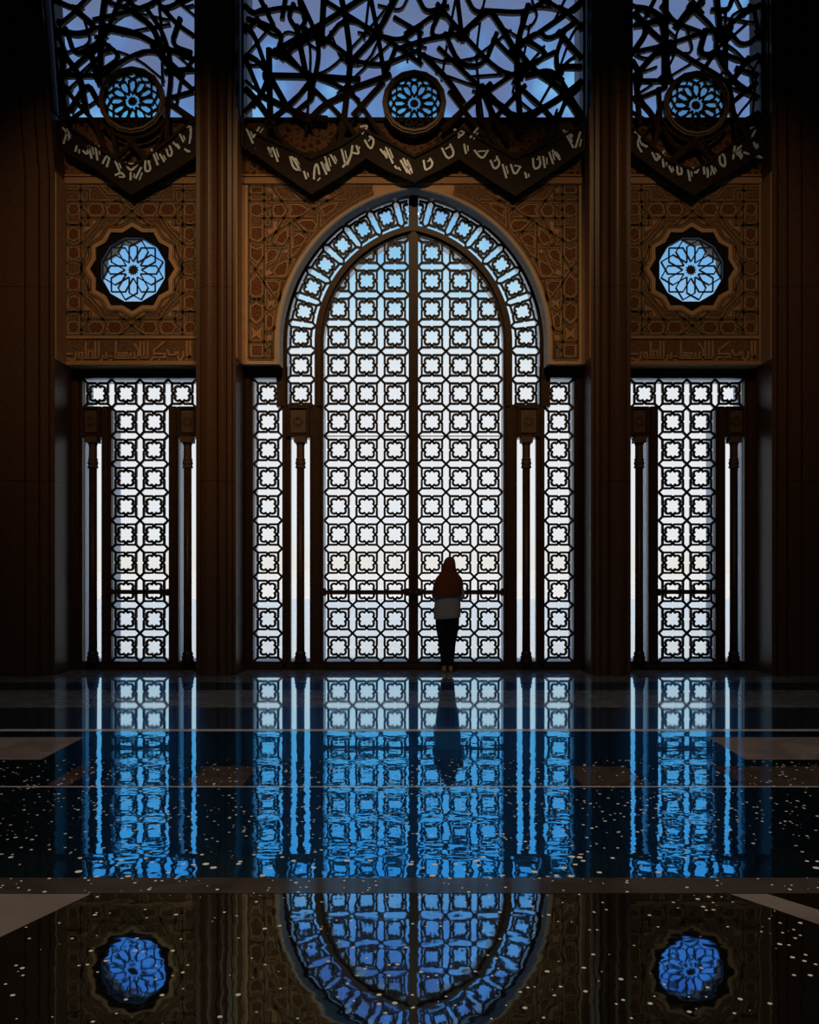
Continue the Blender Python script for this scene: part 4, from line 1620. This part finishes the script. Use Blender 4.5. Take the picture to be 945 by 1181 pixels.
def make_person():
    d = 12.08
    loc = (wx(516.2, d), d, 0.0)
    J, E = {}, []

    def j(n, x, y, z, rx, ry=None):
        J[n] = (x, y, z, rx, ry or rx)
    j('pelvis', 0, 0, 0.80, 0.125, 0.10)
    j('waist', 0.004, 0.0, 0.98, 0.11, 0.085)
    j('chest', 0.012, 0.0, 1.16, 0.12, 0.09)
    j('collar', 0.02, 0.0, 1.28, 0.07, 0.06)
    j('neck', 0.024, 0.01, 1.36, 0.045)
    j('skull', 0.026, 0.015, 1.44, 0.06)
    E += [('pelvis', 'waist'), ('waist', 'chest'), ('chest', 'collar'), ('collar', 'neck'), ('neck', 'skull')]
    for s, n in ((-1, 'l'), (1, 'r')):
        j('hip' + n, s * 0.075, 0, 0.74, 0.08)
        j('thigh' + n, s * 0.072, 0.01, 0.60, 0.072)
        j('knee' + n, s * 0.058, 0.015, 0.42, 0.052)
        j('calf' + n, s * 0.05, -0.005, 0.29, 0.05)
        j('ankle' + n, s * 0.045, -0.01, 0.085, 0.032)
        E += [('pelvis', 'hip' + n), ('hip' + n, 'thigh' + n), ('thigh' + n, 'knee' + n), ('knee' + n, 'calf' + n), ('calf' + n, 'ankle' + n)]
        sx = 0.015
        j('shoulder' + n, sx + s * 0.145, 0, 1.27, 0.05)
        j('elbow' + n, sx + s * 0.185, -0.02, 1.03, 0.038)
        j('wrist' + n, sx + s * 0.105, 0.19, 1.10, 0.024)
        E += [('collar', 'shoulder' + n), ('shoulder' + n, 'elbow' + n), ('elbow' + n, 'wrist' + n)]
    body = skin_mesh(J, E, 'pelvis')
    parts = [body]
    # head with face, turned to the doors (+Y)
    hx, hy, hz = 0.026, 0.02, 1.485
    parts.append(blob((hx, hy, hz), (0.070, 0.088, 0.105), 24))
    parts.append(blob((hx, hy + 0.02, hz - 0.06), (0.052, 0.062, 0.055)))
    parts.append(blob((hx, hy + 0.093, hz - 0.018), (0.011, 0.018, 0.022)))
    for s in (-1, 1):
        parts.append(blob((hx + s * 0.027, hy + 0.0765, hz + 0.020), (0.018, 0.008, 0.006)))
        parts.append(blob((hx + s * 0.071, hy, hz - 0.008), (0.010, 0.020, 0.030)))
    parts.append(blob((hx, hy + 0.079, hz - 0.052), (0.022, 0.010, 0.006)))
    parts.append(blob((hx, hy + 0.077, hz - 0.063), (0.019, 0.010, 0.006)))
    parts.append(blob((hx, hy + 0.068, hz - 0.088), (0.020, 0.016, 0.015)))
    for s, n in ((-1, 'l'), (1, 'r')):
        # hands: palm, four bent fingers of different length and a thumb on the inner side
        wx_, wy_, wz_ = J['wrist' + n][:3]
        K, F_ = {}, []
        K['w'] = (wx_, wy_, wz_, 0.022, 0.018)
        K['p'] = (wx_ - s * 0.018, wy_ + 0.055, wz_ + 0.018, 0.030, 0.014)
        F_.append(('w', 'p'))
        palm = skin_mesh(K, F_, 'w', 1)
        parts.append(palm)
        for q, (off, ln) in enumerate(((0.030, 0.062), (0.010, 0.072), (-0.010, 0.067), (-0.029, 0.052))):
            bx, by, bz = wx_ - s * 0.018, wy_ + 0.055, wz_ + 0.018 + off
            KF = {'a': (bx, by - 0.012, bz * 0.6 + (wz_ + 0.018) * 0.4, 0.0085, 0.0085), 'b': (bx - s * ln * 0.30, by + ln * 0.45, bz, 0.0078, 0.0078),
                  'c': (bx - s * ln * 0.72, by + ln * 0.55, bz - 0.004, 0.0070, 0.0070), 'd': (bx - s * ln * 0.98, by + ln * 0.42, bz - 0.01, 0.0060, 0.0060)}
            parts.append(skin_mesh(KF, [('a', 'b'), ('b', 'c'), ('c', 'd')], 'a', 1))
        KT = {'a': (wx_ - s * 0.006, wy_ + 0.016, wz_ + 0.022, 0.010, 0.010), 'b': (wx_ - s * 0.02, wy_ + 0.035, wz_ + 0.052, 0.0092, 0.0092),
              'c': (wx_ - s * 0.036, wy_ + 0.058, wz_ + 0.066, 0.0080, 0.0080)}
        parts.append(skin_mesh(KT, [('a', 'b'), ('b', 'c')], 'a', 1))
        # bare feet: heel, arch, ball and five toes
        ax, ay = J['ankle' + n][0], J['ankle' + n][1]
        parts.append(blob((ax, ay - 0.022, 0.032), (0.032, 0.034, 0.031)))
        parts.append(blob((ax, ay + 0.0, 0.062), (0.031, 0.034, 0.042)))
        parts.append(blob((ax + s * 0.004, ay + 0.07, 0.030), (0.034, 0.085, 0.029)))
        parts.append(blob((ax + s * 0.006, ay + 0.125, 0.019), (0.042, 0.045, 0.018)))
        for q in range(5):
            parts.append(blob((ax + s * (-0.026 + 0.0165 * q), ay + 0.178 - 0.0075 * q, 0.013), (0.0105 - 0.0009 * q, 0.018, 0.0115)))
    p = remeshed('person', parts, 0.0042, M['skin'], loc, None, 3)
    for s in (-1, 1):
        e = blob((hx + s * 0.028, hy + 0.0725, hz + 0.003), (0.012, 0.0075, 0.0075))
        e.materials.append(M['eye'])
        eo = bpy.data.objects.new('eye', e)
        COL.objects.link(eo)
        eo.parent = p
    tag(p, 'person in rust headscarf and grey shirt standing barefoot before the doors', 'person')

    # trousers
    K, F_ = {}, []
    K['hipc'] = (0, 0, 0.80, 0.168, 0.130)
    K['top'] = (0, 0, 0.87, 0.145, 0.118)
    F_.append(('hipc', 'top'))
    for s, n in ((-1, 'l'), (1, 'r')):
        K['a' + n] = (s * 0.082, 0, 0.72, 0.108, 0.108)
        K['b' + n] = (s * 0.070, 0.008, 0.56, 0.092, 0.092)
        K['c' + n] = (s * 0.056, 0.012, 0.42, 0.064, 0.068)
        K['d' + n] = (s * 0.050, -0.003, 0.28, 0.059, 0.062)
        K['e' + n] = (s * 0.045, -0.008, 0.12, 0.046, 0.05)
        K['f' + n] = (s * 0.045, -0.008, 0.085, 0.045, 0.049)
        F_ += [('hipc', 'a' + n), ('a' + n, 'b' + n), ('b' + n, 'c' + n), ('c' + n, 'd' + n), ('d' + n, 'e' + n), ('e' + n, 'f' + n)]
    t = remeshed('trousers', [skin_mesh(K, F_, 'hipc')], 0.009, M['trousers'], loc, p, 3)

    # long loose shirt with sleeves to the elbow
    seg = 40

    def ring(cx, cy, z, rx, ry, fold=0.0, ph=0.0, sag=0.0):
        out = []
        for k in range(seg):
            a = 2 * PI * k / seg
            f = 1 + fold * (math.sin(7 * a + ph) * 0.6 + math.sin(11 * a + 1.7 * ph) * 0.4)
            out.append((cx + rx * f * math.cos(a), cy + ry * f * math.sin(a), z + sag * math.cos(a)))
        return out
    b = MB()
    b.loft([ring(0.02, 0, 1.315, 0.05, 0.05), ring(0.02, 0, 1.30, 0.115, 0.075), ring(0.016, 0, 1.25, 0.165, 0.098), ring(0.012, 0, 1.14, 0.165, 0.115, 0.01),
            ring(0.006, 0, 1.02, 0.176, 0.125, 0.02, 0.5), ring(-0.002, 0, 0.92, 0.184, 0.132, 0.028, 1.0), ring(-0.006, -0.002, 0.82, 0.188, 0.138, 0.035, 1.4),
            ring(-0.008, -0.003, 0.745, 0.186, 0.14, 0.042, 1.8, 0.012)])
    me = bpy.data.meshes.new('shirtbody')
    me.from_pydata(b.v, [], b.f)
    sl = [me]
    for s in (-1, 1):
        sx = 0.015
        K = {'a': (sx + s * 0.12, 0, 1.265, 0.065, 0.062), 'b': (sx + s * 0.16, -0.01, 1.15, 0.064, 0.062), 'c': (sx + s * 0.182, -0.015, 1.03, 0.056, 0.056),
             'd': (sx + s * 0.140, 0.09, 1.065, 0.046, 0.046), 'e': (sx + s * 0.116, 0.155, 1.09, 0.036, 0.036)}
        sl.append(skin_mesh(K, [('a', 'b'), ('b', 'c'), ('c', 'd'), ('d', 'e')], 'a'))
    remeshed('shirt', sl, 0.011, M['shirt'], loc, p, 3)

    # headscarf falling over the shoulders
    b = MB()
    R = [(0.034, -0.005, 1.606, 0.012, 0.012, 0), (0.034, -0.006, 1.600, 0.036, 0.045, 0), (0.033, -0.008, 1.580, 0.062, 0.074, 0), (0.030, -0.010, 1.545, 0.080, 0.094, 0),
         (0.025, -0.012, 1.49, 0.090, 0.100, 0.006), (0.022, -0.012, 1.43, 0.098, 0.098, 0.012), (0.020, -0.010, 1.385, 0.112, 0.100, 0.016),
         (0.020, -0.008, 1.335, 0.160, 0.116, 0.02), (0.018, -0.008, 1.28, 0.195, 0.130, 0.024), (0.012, -0.010, 1.20, 0.206, 0.138, 0.03),
         (0.006, -0.012, 1.12, 0.212, 0.144, 0.036), (0.002, -0.014, 1.065, 0.213, 0.147, 0.042)]
    rings = []
    for i, (cx, cy, z, rx, ry, fo) in enumerate(R):
        sag = 0.022 * (i / len(R)) ** 4
        rg = []
        for k in range(seg):
            a = 2 * PI * k / seg
            f = 1 + fo * (math.sin(6 * a + 0.8 + i * 0.12) * 0.6 + math.sin(10 * a + i * 0.2) * 0.4)
            # at the face the cloth is drawn back to leave it open
            pull = 0.0
            if 1.40 < z < 1.57:
                pull = 0.055 * max(0.0, math.sin(a)) ** 4
            rg.append((cx + rx * f * math.cos(a), cy + ry * f * math.sin(a) - pull, z + sag * math.cos(a) * 0.8))
        rings.append(rg)
    b.loft(rings, True, False)
    loc0 = Vector(loc)
    b.v = [(x + loc0.x, y + loc0.y, z + loc0.z) for x, y, z in b.v]
    o = b.build('headscarf', M['scarf'], p, smooth=True)
    sd = o.modifiers.new('Thick', 'SOLIDIFY')
    sd.thickness = 0.005
    sd.offset = -1
    ss = o.modifiers.new('Sub', 'SUBSURF')
    ss.levels = ss.render_levels = 1


make_person()

# ------------------------------------------------------------------ outside
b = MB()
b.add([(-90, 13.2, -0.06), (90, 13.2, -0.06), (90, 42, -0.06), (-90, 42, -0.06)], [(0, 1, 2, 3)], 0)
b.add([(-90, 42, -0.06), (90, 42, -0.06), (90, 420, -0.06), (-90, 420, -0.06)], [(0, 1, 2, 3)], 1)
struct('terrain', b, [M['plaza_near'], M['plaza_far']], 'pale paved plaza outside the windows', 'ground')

# sky: white near the horizon, blue and then lilac higher up
w = bpy.data.worlds.new('sky')
SC.world = w
w.use_nodes = True
nt = w.node_tree
nt.nodes.clear()
out = N(nt, 'ShaderNodeOutputWorld')
bg = N(nt, 'ShaderNodeBackground')
tc = N(nt, 'ShaderNodeTexCoord')
sp = N(nt, 'ShaderNodeSeparateXYZ')
nt.links.new(tc.outputs['Generated'], sp.inputs[0])
cl = N(nt, 'ShaderNodeTexNoise')
cl.inputs['Scale'].default_value = 16.0
cl.inputs['Detail'].default_value = 3
nt.links.new(tc.outputs['Generated'], cl.inputs['Vector'])
cen = N(nt, 'ShaderNodeMath', operation='SUBTRACT')
cen.inputs[1].default_value = 0.5
nt.links.new(cl.outputs['Fac'], cen.inputs[0])
amp = N(nt, 'ShaderNodeMapRange')
amp.inputs['From Min'].default_value = 0.28
amp.inputs['From Max'].default_value = 0.50
amp.inputs['To Min'].default_value = 0.04
amp.inputs['To Max'].default_value = 0.5
nt.links.new(sp.outputs[2], amp.inputs['Value'])
wob = N(nt, 'ShaderNodeMath', operation='MULTIPLY')
nt.links.new(amp.outputs[0], wob.inputs[1])
nt.links.new(cen.outputs[0], wob.inputs[0])
ad = N(nt, 'ShaderNodeMath', operation='ADD')
nt.links.new(sp.outputs[2], ad.inputs[0])
nt.links.new(wob.outputs[0], ad.inputs[1])
c = ramp(nt, ad.outputs[0], [(0.0, (0.90, 0.87, 0.80)), (0.04, (0.88, 0.92, 0.96)), (0.15, (0.90, 0.92, 0.95)), (0.22, (0.86, 0.91, 0.96)),
                             (0.262, (0.72, 0.87, 0.97)), (0.31, (0.46, 0.76, 0.96)), (0.355, (0.28, 0.62, 0.92)), (0.40, (0.22, 0.50, 0.86)),
                             (0.455, (0.15, 0.29, 0.60)), (0.50, (0.16, 0.23, 0.45)), (0.57, (0.17, 0.21, 0.36)), (0.66, (0.12, 0.21, 0.46)), (1.0, (0.12, 0.18, 0.38))])
nt.links.new(c, bg.inputs[0])
bg.inputs[1].default_value = 1.0
nt.links.new(bg.outputs[0], out.inputs[0])


# ------------------------------------------------------------------ lights
def light(name, kind, loc, energy, col, target=None, **kw):
    l = bpy.data.lights.new(name, kind)
    l.energy = energy
    l.color = col
    for k, v in kw.items():
        setattr(l, k, v)
    o = bpy.data.objects.new(name, l)
    COL.objects.link(o)
    o.location = loc
    if target is not None:
        o.rotation_euler = (Vector(target) - Vector(loc)).to_track_quat('-Z', 'Y').to_euler()
    return o


WARM = (1.0, 0.62, 0.30)
light('sun', 'SUN', (0, -8, 40), 3.0, (1.0, 0.97, 0.92), (0, -3, 0), angle=0.02)
for x, tx, e in ((-3.4, -3.6, 760), (0.0, -0.5, 1150), (3.4, 3.4, 500)):
    light('downlight', 'SPOT', (x, 4.0, 10.0), e, WARM, (tx, D_WALL, 4.75), spot_size=math.radians(43), spot_blend=1.0, shadow_soft_size=0.12)
light('floor_fill', 'AREA', (0, 3.4, 10.2), 95, (1.0, 0.84, 0.68), (0, 3.6, 0), shape='DISK', size=1.6, spread=math.radians(100))  # added fill that brightens the floor and its specks, no fixture there

# ------------------------------------------------------------------ camera and view
cam = bpy.data.cameras.new('camera')
cam.sensor_fit = 'AUTO'
cam.sensor_width = 36.0
cam.lens = 36.0 * F / 1181.0
cam.shift_x = -(AX - 472.5) / 1181.0
cam.shift_y = (HY - 590.5) / 1181.0
cam.clip_start = 0.05
cam.clip_end = 1000
co = bpy.data.objects.new('camera', cam)
COL.objects.link(co)
co.location = (0, 0, EYE)
co.rotation_euler = (PI / 2, 0, 0)
SC.camera = co
SC.view_settings.view_transform = 'Standard'
SC.view_settings.look = 'None'
SC.view_settings.exposure = 0.0
SC.view_settings.gamma = 1.0
SC.view_settings.use_curve_mapping = False
SC.cycles.transparent_max_bounces = 24
SC.cycles.max_bounces = 10
SC.cycles.use_denoising = True
